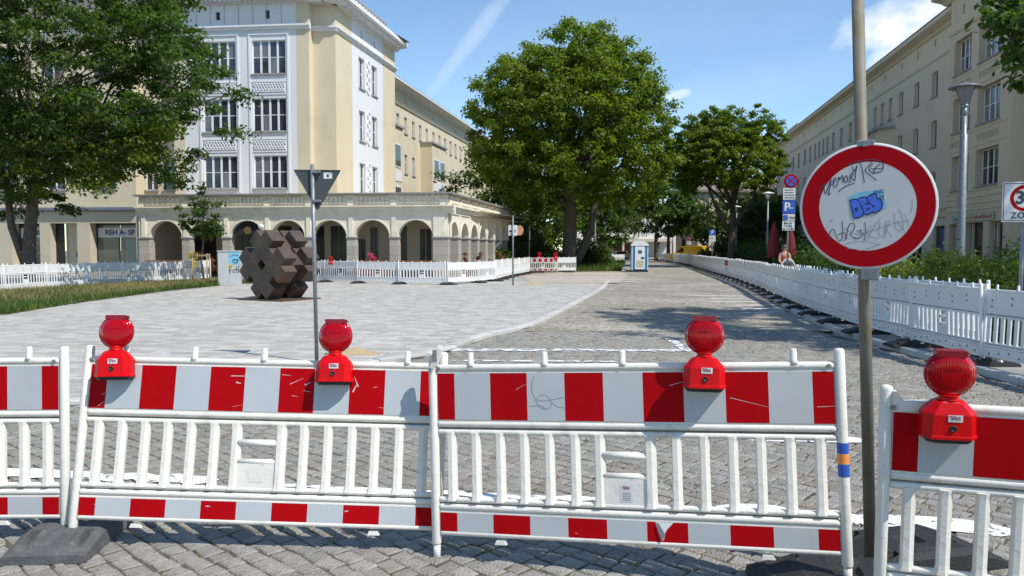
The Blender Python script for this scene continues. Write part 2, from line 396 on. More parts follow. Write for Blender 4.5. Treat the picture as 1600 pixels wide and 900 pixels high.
# individual setts
SETT = mat('sett_granite', (.275, .258, .228), .8, .28, 45, 1.0, 60, rnd=.17, col2=(.235, .20, .15), c2t=.54, c2w=.12, c2s=2.6, coords='Object')
def plaza_side(x, y):
    """True where the plaza lies (left of the kerb line KL)"""
    P = [(p.x, p.y) for p in KL] + [(-26, 60), (5.1, 60)]
    ins = False
    for i in range(len(P)):
        x1, y1 = P[i]; x2, y2 = P[(i+1) % len(P)]
        if (y1 > y) != (y2 > y) and x < (x2-x1)*(y-y1)/(y2-y1)+x1: ins = not ins
    return ins
setts = []
ang = R(-43); ca, sa = math.cos(ang), math.sin(ang)
roww = .118
for r in range(-120, 130):
    v = r*roww
    u = -26+random.random()*.2
    while u < 22:
        L = random.choice((.10, .115, .12, .13, .15))*random.uniform(.92, 1.08)
        uc, vc = u+L/2, v + .05*math.sin(u*.8) + .03*math.sin(u*2.3+r*.2)
        x = uc*ca - vc*sa; y = uc*sa + vc*ca
        u += L
        if not (2.7 < y < YSET-.02) or x > 6.12 or abs(x) > .70*y+.7: continue
        if plaza_side(x, y+.06) or plaza_side(x, y): continue
        setts.append((x, y, L-.008, roww-.008, ang+random.uniform(-.05, .05)))
def sett_verts(x, y, L, Wd, a, full=True):
    c_, s_ = math.cos(a), math.sin(a); j = lambda q: random.uniform(-q, q)
    h = .0+j(.0028); tx, ty = j(.022), j(.022); ch = random.uniform(.006, .012)
    def P(px, py, z): return (x+px*c_-py*s_, y+px*s_+py*c_, z)
    cor = [(-L/2+j(.011), -Wd/2+j(.010)), (L/2+j(.011), -Wd/2+j(.010)), (L/2+j(.011), Wd/2+j(.010)), (-L/2+j(.011), Wd/2+j(.010))]
    vs = [P(px, py, -.045) for px, py in cor] + [P(px, py, h-.007+px*tx+py*ty) for px, py in cor] + \
         [P(px-math.copysign(ch, px), py-math.copysign(ch, py), h+px*tx+py*ty) for px, py in cor] + [P(j(.02), j(.015), h+.0015)]
    return vs
SF4 = [(0,1,5,4),(1,2,6,5),(2,3,7,6),(3,0,4,7),(4,5,9,8),(5,6,10,9),(6,7,11,10),(7,4,8,11)]
SF3 = [(8,9,12),(9,10,12),(10,11,12),(11,8,12)]
def in_view(x, y): return abs(x) < .667*y and y > 3.85
vis = sorted([s for s in setts if in_view(s[0], s[1])], key=lambda s: s[1])
near = set(id(s) for s in vis[:300])
allb = MB()
for s_ in setts:
    vs = sett_verts(*s_)
    if id(s_) in near:
        cx, cy = s_[0], s_[1]
        b = MB(); b.add([(p[0]-cx, p[1]-cy, p[2]) for p in vs], SF4+SF3, SETT, False); b.build('sett', road, T(cx, cy, 0))
    else: allb.add(vs, SF4+SF3, SETT, False)
struct(allb.build('setts', road), True)

# plaza of pale slabs
SLAB = mat('paving_slab', (.415, .395, .36), .8, .09, 2.5, .12, 60, rnd=.19, col2=(.33, .315, .28), c2t=.56, c2w=.2, c2s=.5)
PLZ = mat('plaza_base', (.31, .30, .28), .85, .12, .8, .1, 30, rnd=0)
PZ = .03
plz = MB()
ply = [(p.x, p.y, PZ-.008) for p in KL] + [(-45, 7.4, PZ-.008), (-45, 47, PZ-.008), (6.0, 47, PZ-.008)]
plz.poly(ply, PLZ); plaza = struct(plz.build('plaza'))
slabs = []
ang = R(-8); ca, sa = math.cos(ang), math.sin(ang)
rw = .20
for r in range(-40, 230):
    v = r*rw; u = -40+random.random()*.4
    while u < 14:
        L = random.choice((.20, .30, .30, .40)); uc = u+L/2; vc = v; u += L
        x = uc*ca-vc*sa; y = uc*sa+vc*ca
        if y < 7.5 or y > 39 or abs(x) > .69*y+.6 or x > 4.6: continue
        if not plaza_side(x-.0, y-.16) or not plaza_side(x+.22, y-.05): continue
        # grass verge
        if y > 19 and x < -13.1 and y > 19+( -13.1-x)*0: continue
        slabs.append((x, y, L-.012, rw-.012))
vis = sorted([s for s in slabs if in_view(s[0], s[1]) and s[1] > 8.5], key=lambda s: s[1])
near = set(id(s) for s in vis[:300])
sb = MB()
for s_ in slabs:
    x, y, L, Wd = s_; h = random.uniform(-.002, .002)
    vs = []
    for z in (PZ-.03, PZ+h):
        for px, py in ((-L/2, -Wd/2), (L/2, -Wd/2), (L/2, Wd/2), (-L/2, Wd/2)):
            vs.append((x+px*ca-py*sa, y+px*sa+py*ca, z))
    F5 = [(4,5,6,7),(0,1,5,4),(1,2,6,5),(2,3,7,6),(3,0,4,7)]
    if id(s_) in near:
        b = MB(); b.add([(p[0]-x, p[1]-y, p[2]) for p in vs], F5, SLAB); b.build('paving_slab', plaza, T(x, y, 0))
    else: sb.add(vs, F5, SLAB)
struct(sb.build('paving_slabs', plaza), True)
# kerbs
KERB = mat('kerb_stone', (.47, .455, .43), .85, .12, 5, .3, 40, rnd=.12, col2=(.36, .31, .24), c2t=.55, c2w=.15, c2s=2)
def kerbs(P, side, parent, zt, w=.14, L=1.0, smax=200):
    tot = min(plen(P), smax); k = 0
    while (k+1)*L < tot:
        p0, _ = polyinterp(P, k*L+.006); p1, _ = polyinterp(P, (k+1)*L-.006); p1 = p1-p0; p1.z = 0
        n = Vector((-p1.y, p1.x, 0)).normalized()*w*side
        jz = random.uniform(-.006, .006); c_ = .012
        b = MB()
        q = lambda t, s_, z: (p1.x*t+n.x*s_, p1.y*t+n.y*s_, z)
        rings = [[q(t, 0, -.2), q(t, 0, zt+jz-c_), q(t, .1, zt+jz), q(t, 1, zt+jz), q(t, 1, -.2)] for t in (0, 1)]
        b.loft(rings, KERB); b.build('kerb_stone', parent, T(p0.x, p0.y, 0)); k += 1
kerbs(KL[:], -1, plaza, PZ+.035, .17, 1.0)
# right pavement
PV = mat('pavement_concrete', (.27, .265, .25), .85, .12, 1.5, .25, 30, col2=(.20, .19, .165), c2t=.5, c2w=.2, c2s=1)
pv = MB()
for a, b in zip(KR, KR[1:]): pv.poly([(a.x+.1, a.y, .075), (a.x+26, a.y-4, .075), (b.x+26, b.y-4, .075), (b.x+.1, b.y, .075)], PV)
pave = struct(pv.build('pavement'))
KR2 = [p for p in KR if p.y > 5.5]
kerbs(KR2, -1, pave, .095, .14, 1.0, 70)
# verge with grass on the left, planted bed round the big tree
SOIL = mat('verge_soil', (.16, .14, .07), .95, .3, 3, .5, 20, col2=(.09, .12, .03), c2t=.48, c2w=.2, c2s=1)
vg = MB(); vp = [(-12.6, 19.2), (-13.3, 24), (-13.6, 30.5), (-13.0, 36), (-11.4, 37.5), (-14, 41.5), (-18, 34), (-21, 26), (-30, 20), (-30, 17), (-14, 17.6)]
vg.poly([(x, y, PZ+.012) for x, y in vp], SOIL); verge = struct(vg.build('grass_verge'))
bedp = [(4.4, 55.8), (8.2, 57.5), (9.5, 66), (13.5, 92), (6, 92), (1.5, 62)]
vg = MB(); vg.poly([(x, y, .06) for x, y in bedp], SOIL); tree_bed = struct(vg.build('planted_bed'))
vg = MB(); vg.poly([(9, 60, .05), (9.5, 66, .05), (13.5, 92, .05), (15.6, 114, .05), (17.5, 114, .05), (14.3, 86, .05), (10.6, 60, .05)], PV); struct(vg.build('footpath'))
vg = MB(); vg.poly([(-60, 47, -.02), (4.6, 47, -.02), (7, 330, -.02), (-160, 330, -.02)], SOIL); struct(vg.build('back_lawn'))
vg = MB(); vg.poly([(6.4, 4, .079), (11, 4, .079), (16, 20, .079), (24, 60, .079), (33, 110, .079), (24, 110, .079), (17.5, 70, .079), (9.2, 22, .079), (7.7, 13, .079)], SOIL); struct(vg.build('hedge_bed'))
# dug-up strip with pale kerb runs between plaza and road
DUG = mat('dug_ground', (.36, .31, .24), .95, .15, 1.2, .4, 25, col2=(.42, .38, .31), c2t=.5, c2w=.2, c2s=.8)
vg = MB(); vg.poly([(1.0, 37.2, PZ+.006), (5.2, 37.2, PZ+.006), (7.2, 47, PZ+.006), (8.0, 57, PZ+.006), (4.2, 56.5, PZ+.006), (0.5, 47, PZ+.006)], DUG); struct(vg.build('dug_ground'))
PALE = mat('pale_concrete', (.55, .53, .50), .85, .1, 3, .1, 30)
for (x0, x1, y) in ((.9, 7.2, 44.5), (1.0, 7.0, 41.2), (.8, 6.2, 38.6), (2.2, 8.2, 50.5)):
    b = MB(); b.box(0, x1-x0, 0, .22, 0, .035, PALE); o = b.build('concrete_strip', None, T(x0, y, PZ+.006) @ RZ(R(-2)))
    tag(o, 'pale concrete strip across the dug ground, '+{38.6: 'nearest of the four', 41.2: 'second nearest of the four', 44.5: 'second farthest of the four', 50.5: 'farthest of the four'}[y], 'kerb', 'concrete strips in the dug ground')
# painted lines on the setts
PAINT = mat('road_paint', (.80, .80, .80), .6, .08, 14, .5, 60)
def paint_mat(lo=.47, hi=.52, nm_='worn_paint', sc=6):
    m = bpy.data.materials.new(nm_); m.use_nodes = True; t = m.node_tree; b = t.nodes['Principled BSDF']
    b.inputs['Base Color'].default_value = (.74, .74, .74, 1); b.inputs['Roughness'].default_value = .7
    tc = t.nodes.new('ShaderNodeTexCoord'); n = t.nodes.new('ShaderNodeTexNoise'); n.inputs['Scale'].default_value = sc; n.inputs['Detail'].default_value = 9; n.inputs['Roughness'].default_value = .75
    t.links.new(tc.outputs['Object'], n.inputs[0])
    r = t.nodes.new('ShaderNodeValToRGB'); r.color_ramp.elements[0].position = lo; r.color_ramp.elements[1].position = hi
    t.links.new(n.outputs[0], r.inputs[0]); t.links.new(r.outputs[0], b.inputs['Alpha'])
    return m
WORN = paint_mat(); PAINT = paint_mat(.405, .44, 'splashed_paint', 9)
def stroke(pts, w, m, z, name, ragged=.25, parent=None):
    b = MB(); P = smoothpoly([(x, y, 0) for x, y in pts], 1); L = plen(P); n = max(3, int(L/.12)); A = []; B = []
    for i in range(n+1):
        p, d = polyinterp(P, L*i/n*.9999); nn = Vector((-d.y, d.x, 0)); e = 1 if 0 < i < n else .25
        A.append((p+nn*w/2*e*random.uniform(1-ragged, 1+ragged))); B.append((p-nn*w/2*e*random.uniform(1-ragged, 1+ragged)))
    for i in range(n): b.poly([(A[i].x, A[i].y, z), (B[i].x, B[i].y, z), (B[i+1].x, B[i+1].y, z), (A[i+1].x, A[i+1].y, z)], m)
    return b.build(name, parent)
stroke([(-5.2, 5.72), (-3.6, 5.58), (-2.1, 5.40)], .17, PAINT, .0075, 'painted_line', .6, road)
stroke([(-1.9, 5.33), (-.9, 5.19), (-.3, 5.08), (.9, 4.95)], .09, PAINT, .0075, 'painted_line', .7, road)
stroke([(1.3, 4.82), (1.9, 4.66), (2.3, 4.56), (2.65, 4.48), (2.95, 4.40)], .24, PAINT, .0075, 'painted_line', .35, road)
stroke([(2.0, 6.62), (2.5, 6.6), (3.1, 6.56)], .2, PAINT, .0075, 'painted_line', .15, road)
stroke([(-1.2, 12.5), (.6, 12.5), (2.8, 12.45)], .3, WORN, .012, 'painted_line', .2, road)
stroke([(2.85, 12.3), (2.9, 14.2)], .16, WORN, .012, 'painted_line', .2, road)
stroke([(-.9, 11.3), (1.6, 11.2)], .14, WORN, .012, 'painted_line', .2, road)
for (x0, y0, x1, y1) in ((6.6, 25.8, 8.1, 25.4), (6.2, 24.4, 8.0, 24.2), (6.6, 22.7, 8.0, 22.9), (6.2, 21.2, 7.6, 21.6), (5.9, 19.9, 7.2, 20.3), (6.3, 27.6, 8.6, 27.2)):
    stroke([(x0, y0), (x1, y1)], .22, PAINT, .005, 'painted_line', .3, road)
# sand heaps
def heap(x, y, r, h, label):
    b = MB(); rings = []
    for k in range(6):
        t = k/5; rings.append([(r*(1-t)*math.cos(a)*(1+.2*math.sin(3*a+x)), r*(1-t)*math.sin(a)*.7*(1+.15*math.cos(2*a)), h*(1-(1-t)**2)**1.0*t) for a in [i*math.pi/8 for i in range(16)]])
    b.loft(rings, SAND, True); tag(b.build('sand_heap', None, T(x, y, PZ)), label, 'sand', 'sand heaps on the paving')
heap(-2.45, 11.95, .42, .10, 'small ochre sand heap by the foot of the give way post')
heap(1.0, 35.5, .7, .12, 'ochre sand heap beside the double sign post near the fence corner')
heap(8.9, 57.5, .7, .14, 'small ochre sand heap left of the portable toilet')

# grass, weeds
def blades(name, pts, h0, h1, w, mats, parent=None, lean=.35, label=None):
    pts = np.array(pts); n = len(pts)
    a = rng.uniform(0, 2*np.pi, n); h = rng.uniform(h0, h1, n); l = rng.normal(0, lean, (n, 2))*h[:, None]
    dx = np.cos(a)*w/2; dy = np.sin(a)*w/2
    V = np.zeros((n, 3, 3)); V[:, 0, 0] = pts[:, 0]-dx; V[:, 0, 1] = pts[:, 1]-dy; V[:, 0, 2] = pts[:, 2]
    V[:, 1, 0] = pts[:, 0]+dx; V[:, 1, 1] = pts[:, 1]+dy; V[:, 1, 2] = pts[:, 2]
    V[:, 2, 0] = pts[:, 0]+l[:, 0]; V[:, 2, 1] = pts[:, 1]+l[:, 1]; V[:, 2, 2] = pts[:, 2]+h
    o = npmesh(name, V.reshape(-1, 3), np.arange(3*n).reshape(-1, 3), mats, parent)
    o['kind'] = 'stuff'
    if label: o['label'] = label; o['category'] = 'grass'
    return o
def inpoly(P, x, y):
    ins = False
    for i in range(len(P)):
        x1, y1 = P[i]; x2, y2 = P[(i+1) % len(P)]
        if (y1 > y) != (y2 > y) and x < (x2-x1)*(y-y1)/(y2-y1)+x1: ins = not ins
    return ins
pg, pdry = [], []
while len(pg)+len(pdry) < 42000:
    x = random.uniform(-26, -11.4); y = random.uniform(17.2, 41.5)
    if not inpoly(vp, x, y) or x < -.69*y-.5: continue
    n = math.sin(x*1.3+y*.7)+math.sin(y*.45)
    edge = min(1, max(0, (-12.9-x)/2.5))
    if y > 22.5 and edge > .35 and random.random() < .36+.2*n*.5: pdry.append((x, y, PZ+.01))
    else: pg.append((x, y, PZ+.01))
blades('green_grass', pg, .06, .24, .035, [GRG], None, .4, 'green grass growing on the verge before the left-hand fence')
blades('dry_grass', pdry, .10, .30, .03, [GRD], None, .3, 'tall straw-coloured grass on the verge before the left-hand fence')
wd = []
for s_ in random.sample(setts, 900):
    if random.random() < .25+.6*(math.sin(s_[0]*2.1)+math.sin(s_[1]*1.7+s_[0]) > .6):
        for _ in range(random.randint(4, 12)): wd.append((s_[0]+s_[2]/2+random.uniform(-.03, .03), s_[1]+random.gauss(0, .04), -.007))
blades('joint_weeds', wd, .015, .045, .008, [GRG], None, .5, 'small green weeds growing in the joints between the setts')
wd = []
for s_ in random.sample(setts, 1500):
    for _ in range(random.randint(2, 6)): wd.append((s_[0]+s_[2]/2+random.uniform(-.03, .03), s_[1]+random.gauss(0, .05), -.007))
blades('joint_straw', wd, .008, .028, .008, [GRD], None, .8, 'dry straw and moss caught in the joints between the setts')
wd = []
while len(wd) < 9000:
    x = random.uniform(1.5, 13.5); y = random.uniform(55.8, 92)
    if inpoly(bedp, x, y): wd.append((x, y, .06))
blades('bed_grass', wd, .15, .6, .08, [GRG, GRD], None, .4, 'ragged grass in the planted bed round the large tree')

# ------------------------------------------------------------------ crash barriers
V_FILM = (.738, .985); V_LOW = (.145, .244)
PICK = [.075, .21, .345, .475, .61, .745, 1.255, 1.39, 1.525, 1.655, 1.79, 1.925]
def picket(u, seg=12, v0=.32, v1=.66, m=None, w=.050, fl=True):
    b = MB(); m = m or W_PL; rings = []
    for v, k in ((v0-.012, 1.35), (v0+.012, 1.04), (v0+.03, 1), (v1-.03, 1), (v1-.008, 1.04), (v1+.012, 1.3)):
        # flat front with a bevelled right flank
        sec = [(-.5, .3), (-.5, -.2), (-.36, -.5), (.10, -.5), (.5, -.12), (.5, .3), (.3, .5), (-.3, .5)]
        rings.append([(x*w*k, y*.042*min(k, 1.15), v) for x, y in sec])
    b.loft(rings, m, False)
    return b
def rail_mesh(v, r, m, n=12, L=2.0):
    b = MB(); b.tube([(0, 0, v), (.012, 0, v), (L-.012, 0, v), (L, 0, v)], [r*.85, r, r, r*.85], m, n); return b
def barrier_parts(root, striped=True, n=12):
    P = W_PL if striped else W_PL2
    for u in (-.024, 2.024):
        b = MB(); b.tube([(0, 0, -.01), (0, 0, .075)], [.019, .020], P, n)
        b.tube([(0, 0, .07), (0, 0, .08), (0, 0, 1.078), (0, 0, 1.09), (0, 0, 1.094)], [.022, .0255, .0255, .021, .012], P, n)
        b.build('post', root, T(u, 0, 0))
    for v, r in ((1.013, .019), (.714, .018), (.672, .0155), (.311, .0155), (.273, .018), (.136, .016)):
        rail_mesh(v, r, P, n).build('rail', root)
    for v0, v1 in ((.688, .697), (.285, .297)):
        b = MB(); b.box(.005, 1.995, .002, .012, v0-.006, v1+.006, GROOVE); b.build('groove', root)
    for (v0, v1), nm in ((V_FILM, 'upper'), (V_LOW, 'lower')):
        b = MB(); b.cbox(.0, 2.0, -.011, .014, v0-.012, v1+.012, .004, P if striped else BOARD)
        bo = b.build('board', root)
        if striped:
            b = MB(); xs = [.004]+[.1+.2*i for i in range(10)]+[1.996]
            for i in range(11):
                b.add([(xs[i], -.0135, v0), (xs[i+1], -.0135, v0), (xs[i+1], -.0135, v1), (xs[i], -.0135, v1)], [(0, 1, 2, 3)], FILMR if i % 2 == 0 else FILMW)
            b.box(.002, 1.998, -.0130, -.0105, v0-.001, v1+.001, FILMW)
            b.build('striped_film', bo)
        else:
            b = MB()
            for k in range(10):
                u = .12+k*.195
                for vv in ([.82, .90] if v0 > .5 else [.19]):
                    if v0 > .5 and k % 2: continue
                    b.lathe([(.016, 0), (.014, .006), (.006, .006)], GROOVE, 8, 'y', (u, -.011, vv+.02*(k % 3-1)))
            b.build('dimple', bo)['kind'] = 'stuff'
    for u in (.19, .595, 1.0, 1.41, 1.82):
        b = MB(); b.tube([(0, 0, 1.02), (0, 0, 1.04), (0, 0, 1.088), (0, 0, 1.095)], [.026, .0165, .016, .012], P, n)
        b.build('peg', root, T(u, 0, 0))
    pk = picket(0, m=P).build('picket', root, T(PICK[0], 0, 0))
    for u in PICK[1:]: link('picket', pk.data, root, T(u, 0, 0))
    b = MB()
    for u in (.872, 1.128):
        q = picket(0, m=P, w=.056); b.add([(x+u, y, z) for x, y, z in q.v], q.f, P)
    b.box(.876, 1.124, -.012, .014, .30, .462, P)
    b.tube([(.88, 0, .462), (1.12, 0, .462)], .016, P, 8); b.tube([(.88, 0, .565), (1.12, 0, .565)], .020, P, 8)
    b.build('centre_panel', root)
    for u in (.336, 1.67):
        b = MB(); b.prism([(-.022, .108), (.022, .108), (.034, .088), (-.030, .088)], -.018, .018, P); b.build('lug', root, T(u, 0, 0))
def bmat(x, y, z, yaw, roll, lean):
    return T(x, y, z+.05) @ RZ(yaw) @ RX(lean) @ RY(-roll)
BAR = {}
BG = 'red and white barriers across the road'
def vbs(mb, M, s, boxed=True):
    """sticker: red triangle line and the letters VBS"""
    if boxed: mb.add([M @ Vector(p) for p in ((-.5*s, 0, -.27*s), (.5*s, 0, -.27*s), (.5*s, 0, .27*s), (-.5*s, 0, .27*s))], [(0, 1, 2, 3)], SIGNRIM)
    MM = M @ T(0, -.0012, 0)
    text_mesh(mb, 'V', s*.40, MM @ T(-.18*s, 0, 0), INK, s*.012, 0)
    text_mesh(mb, 'B', s*.36, MM @ T(.05*s, 0, 0), SIGNR, s*.010, 0)
    text_mesh(mb, 'S', s*.36, MM @ T(.26*s, 0, 0), INK, s*.010, 0)
    for a, c_ in (((-.42, .2), (0.0, .2)), ((-.42, .2), (-.24, -.17))):
        p = Vector((a[0]*s, 0, a[1]*s)); q = Vector((c_[0]*s, 0, c_[1]*s)); n = Vector((-(q-p).z, 0, (q-p).x)).normalized()*.02*s
        mb.add([MM @ v for v in (p-n, q-n, q+n, p+n)], [(0, 1, 2, 3)], SIGNR)
def scratches(root, spec, seed, nr=16):
    rs = random.Random(seed); b = MB()
    for k in range(nr):
        u = rs.uniform(.05, 1.95); lo = rs.random() < .3; v = rs.uniform(.16, .23) if lo else rs.uniform(.76, .96)
        L = rs.uniform(.01, .09); a = rs.uniform(-.6, .6); w = rs.uniform(.0006, .0016)
        p = Vector((u, -.0139, v)); q = p+Vector((math.cos(a)*L, 0, math.sin(a)*L)); n = Vector((-math.sin(a), 0, math.cos(a)))*w
        if q.z > .98 or (lo and not .15 < q.z < .24) or (not lo and q.z < .742): continue
        b.add([p-n, q-n*.3, q+n*.3, p+n], [(0, 1, 2, 3)], SCR)
    for (u, v, L, a, w) in spec:
        p = Vector((u, -.0139, v)); q = p+Vector((math.cos(a)*L, 0, math.sin(a)*L)); n = Vector((-math.sin(a), 0, math.cos(a)))*w
        b.add([p-n, q-n*.3, q+n*.3, p+n], [(0, 1, 2, 3)], SCR)
    b.build('scratches', root)['kind'] = 'stuff'
def add_barrier(key, p, label):
    M = bmat(*p); r = thing('crash_barrier', label, 'barrier', M=M, group=BG); barrier_parts(r); BAR[key] = (r, M); return r
B1 = [-4.552, 4.337, -.067, -.032, .013, -.06]
B2 = [-2.43, 4.20, -.024, -.047, -.014, -.19]
B3 = [-.379, 4.044, -.05, -.265, .047, -.079]
B4 = [1.593, 3.211, -.05, -.315, 0.0, .068]
b1 = add_barrier('1', B1, 'red and white barrier cut by the left edge of the photo, no lamp on it')
b2 = add_barrier('2', B2, 'red and white barrier that carries two red warning lamps')
b3 = add_barrier('3', B3, 'red and white barrier with one lamp and torn film on its lower stripe')
b4 = add_barrier('4', B4, 'nearest red and white barrier, cut by the right edge of the photo')
scratches(b2, [(.82, .935, .17, .01, .0022), (.85, .90, .03, -.2, .004), (1.25, .89, .03, .7, .003), (1.32, .87, .035, .9, .003), (.06, .75, .05, .6, .002), (1.52, .86, .05, 1.1, .004), (1.55, .89, .06, 2.0, .003), (.73, .215, .025, 0, .003), (1.51, .21, .02, .2, .004)], 3, 26)
scratches(b3, [(1.52, .86, .19, -.25, .0012), (.55, .20, .12, .7, .0012)], 5, 8)
scratches(b1, [(1.71, .86, .03, 1.2, .003)], 6, 6)
# small print on the film edges, faded drawing, stickers
b = MB()
for u in (.12, .52, .92, 1.32, 1.72):
    for k in range(7): b.add([(u, -.0140, .80+k*.010), (u+.004, -.0140, .80+k*.010), (u+.004, -.0140, .807+k*.010), (u, -.0140, .807+k*.010)], [(0, 1, 2, 3)], SCR)
for r_ in (b1, b2, b3, b4): b.build('edge_print', r_)['kind'] = 'stuff'
def ribbon(mb, pts, w, m, y, closed=False):
    P = smoothpoly([(x, 0, z) for x, z in pts], 2)
    for a, c_ in zip(P, P[1:]):
        d = (c_-a)
        if d.length < 1e-6: continue
        d = d.normalized(); n = Vector((-d.z, 0, d.x))*w/2; e = d*w*.3
        y2 = y-random.random()*.0004
        mb.add([(p.x, y2, p.z) for p in (a-n-e, c_-n+e, c_+n+e, a+n-e)], [(0, 1, 2, 3)], m)
b = MB()
ribbon(b, [(0.540, .965), (0.520, .91), (0.545, .84), (0.570, .80), (0.615, .795), (0.635, .83), (0.605, .87), (0.565, .87), (0.545, .84), (0.615, .842), (0.695, .86)], .003, INKG, -.0140)
ribbon(b, [(0.515, .812), (0.575, .818), (0.595, .80)], .003, INKG, -.0140); ribbon(b, [(0.635, .83), (0.655, .81), (0.695, .805)], .003, INKG, -.0140)
b.build('faded_doodle', b3)
b = MB(); b.add([(.972, -.0135, .335), (1.035, -.0135, .335), (1.035, -.0135, .425), (.972, -.0135, .425)], [(0, 1, 2, 3)], SIGNRIM)
vbs(b, T(1.004, -.0145, .405), .050, False)
for k in range(5): b.add([(.982, -.0145, .380-k*.009), (1.025, -.0145, .380-k*.009), (1.025, -.0145, .383-k*.009), (.982, -.0145, .383-k*.009)], [(0, 1, 2, 3)], INKG)
b.build('sticker', b3)
b = MB(); b.add([(.96, -.0135, .35), (1.04, -.0135, .35), (1.04, -.0135, .38), (.96, -.0135, .38)], [(0, 1, 2, 3)], SIGNRIM); b.build('sticker', b2)
b = MB(); b.add([(.108, -.0145, .893), (.158, -.0145, .900), (.150, -.0145, .935+.012), (.100, -.0145, .94)], [(0, 1, 2, 3)], SIGNRIM)
b.lathe([(.017, 0), (.017, .0006)], NAVY, 16, 'y', (.129, -.0147, .918)); b.box(.112, .146, -.0165, -.0155, .9145, .9215, SIGNRIM); b.build('sticker', b2)
# torn film: peeled flap
b = MB(); b.add([(1.140, -.0142, .243), (1.230, -.0142, .243), (1.195, -.0142, .205), (1.170, -.0142, .150)], [(0, 1, 2, 3)], BOARD)
b.add([(1.140, -.016, .243), (1.170, -.016, .150), (1.190, -.034, .188), (1.160, -.026, .238)], [(0, 1, 2, 3)], FILMW)
b.add([(1.170, -.016, .150), (1.190, -.034, .188), (1.183, -.030, .160)], [(0, 1, 2)], W_PL)
b.build('torn_flap', b3)
# tape rings on the right post, latch on the left post
for v0, v1, m in ((.600, .650, BLUE), (.552, .598, ORG), (.492, .550, BLUE)):
    b = MB(); b.tube([(2.024, 0, v0), (2.024, 0, v1)], .0262, m, 16, cap=False); b.build('tape', b3)
def latch(root, M=None):
    b = MB(); b.loft([[(-.022, -.035, 0), (.006, -.035, 0), (.006, -.02, 0), (-.022, -.02, 0)],
                      [(.010, -.038, .06), (.040, -.038, .05), (.040, -.016, .05), (.010, -.016, .06)],
                      [(.030, -.038, .13), (.062, -.038, .12), (.062, -.014, .12), (.030, -.014, .13)],
                      [(.042, -.034, .145), (.058, -.034, .143), (.058, -.018, .143), (.042, -.018, .145)]], W_PL)
    b.box(.012, .036, -.040, -.036, .055, .118, GROOVE)
    b.lathe([(.010, 0), (.010, .005)], GALV, 10, 'y', (-.004, -.034, .012)); b.build('latch', root, M)
latch(b3, T(-.024, 0, .995))
b = MB(); b.prism([(0, 0), (.13, .018), (.13, .052), (.05, .045), (.02, .085), (0, .085)], -.02, .02, W_PL); b.lathe([(.011, 0), (.011, .008)], GALV, 10, 'y', (.006, -.022, .022)); b.build('hinge_arm', b4, T(-.005, 0, .985))
for r_, u in ((b2, .0), (b3, 1.975), (b1, 1.975), (b3, .012)):
    b = MB(); b.lathe([(.010, 0), (.010, .004), (.006, .004)], GROOVE, 10, 'y', (u, -.020, 1.013)); b.build('rivet', r_)

# warning lamps standing on the barriers
def lamp_parts(root):
    # body: octagonal plan, shoulders sloping to the neck
    def ring(w, d, c_, z): return [(-w/2+c_, -d/2, z), (w/2-c_, -d/2, z), (w/2, -d/2+c_*1.2, z), (w/2, d/2-c_, z), (w/2-c_, d/2, z), (-w/2+c_, d/2, z), (-w/2, d/2-c_, z), (-w/2, -d/2+c_*1.2, z)]
    b = MB(); b.loft([ring(.205, .125, .030, 0), ring(.205, .125, .030, .010), ring(.198, .121, .030, .015), ring(.192, .118, .030, .096), ring(.185, .112, .03, .104), ring(.118, .08, .022, .142), ring(.088, .07, .018, .147)], RED_PL)
    body = b.build('lamp_body', root)
    b = MB(); b.loft([ring(.16, .10, .02, -.018), ring(.19, .118, .028, 0)], BLK); b.build('base', root)
    b = MB(); b.lathe([(.013, 0), (.013, .006), (.009, .006), (.008, .003), (.003, .003)], BLK, 16, 'y', (.004, -.0600, .045)); b.build('lock', body)
    b = MB(); vbs(b, T(.010, -.0625, .086), .052); b.build('sticker', body)
    b = MB(); b.lathe([(.040, .146), (.036, .152), (.035, .163), (.041, .170)], RED_PL, 20); b.build('neck', root)
    # lens: thick biconvex disc with ribs
    b = MB(); prof = [(.001, .034), (.035, .033), (.062, .029), (.078, .023), (.087, .015), (.089, .009), (.094, .009), (.094, -.009), (.089, -.009), (.087, -.015), (.078, -.023), (.062, -.029), (.035, -.033), (.001, -.034)]
    b.lathe(prof, RED_LENS, 48, 'y', (0, 0, .252)); lens = b.build('lens', root)
    b = MB()
    ys_ = lambda rr: -(.009+.025*math.sqrt(max(0, 1-(rr/.089)**2)))
    for k in range(-8, 9):
        x = k*.0098; hh = math.sqrt(max(0, .086**2-x*x)); z0 = -hh if abs(k) > 3 else .012
        pts = [(x, ys_(math.hypot(x, z0+(hh-z0)*q/6))-.0004, .252+z0+(hh-z0)*q/6) for q in range(7)]
        b.tube(pts, .0021, RED_LENS, 6)
    b.build('lens_rib', lens)
    b = MB(); b.lathe([(.022, -.01), (.030, .0), (.033, .012)], RED_CAP, 16, 'z', (0, 0, .215)); b.build('reflector', lens)
    b = MB(); b.prism([(-.052, .322), (.052, .322), (.058, .341), (.052, .347), (-.052, .347), (-.058, .341)], -.026, .026, RED_CAP)
    b.tube([(.054, -.01, .340), (.074, -.02, .330)], .003, BLK, 6); b.build('cap', root)
lamp_root = None
LG = 'red warning lamps on the barriers'
def world_on(key, u, v, d, yaw):
    r, M = BAR[key]; p = M @ Vector((u, d, v)); e = M.to_euler()
    return T(*p) @ RZ(e.z+yaw) @ RX(e.x*.9)
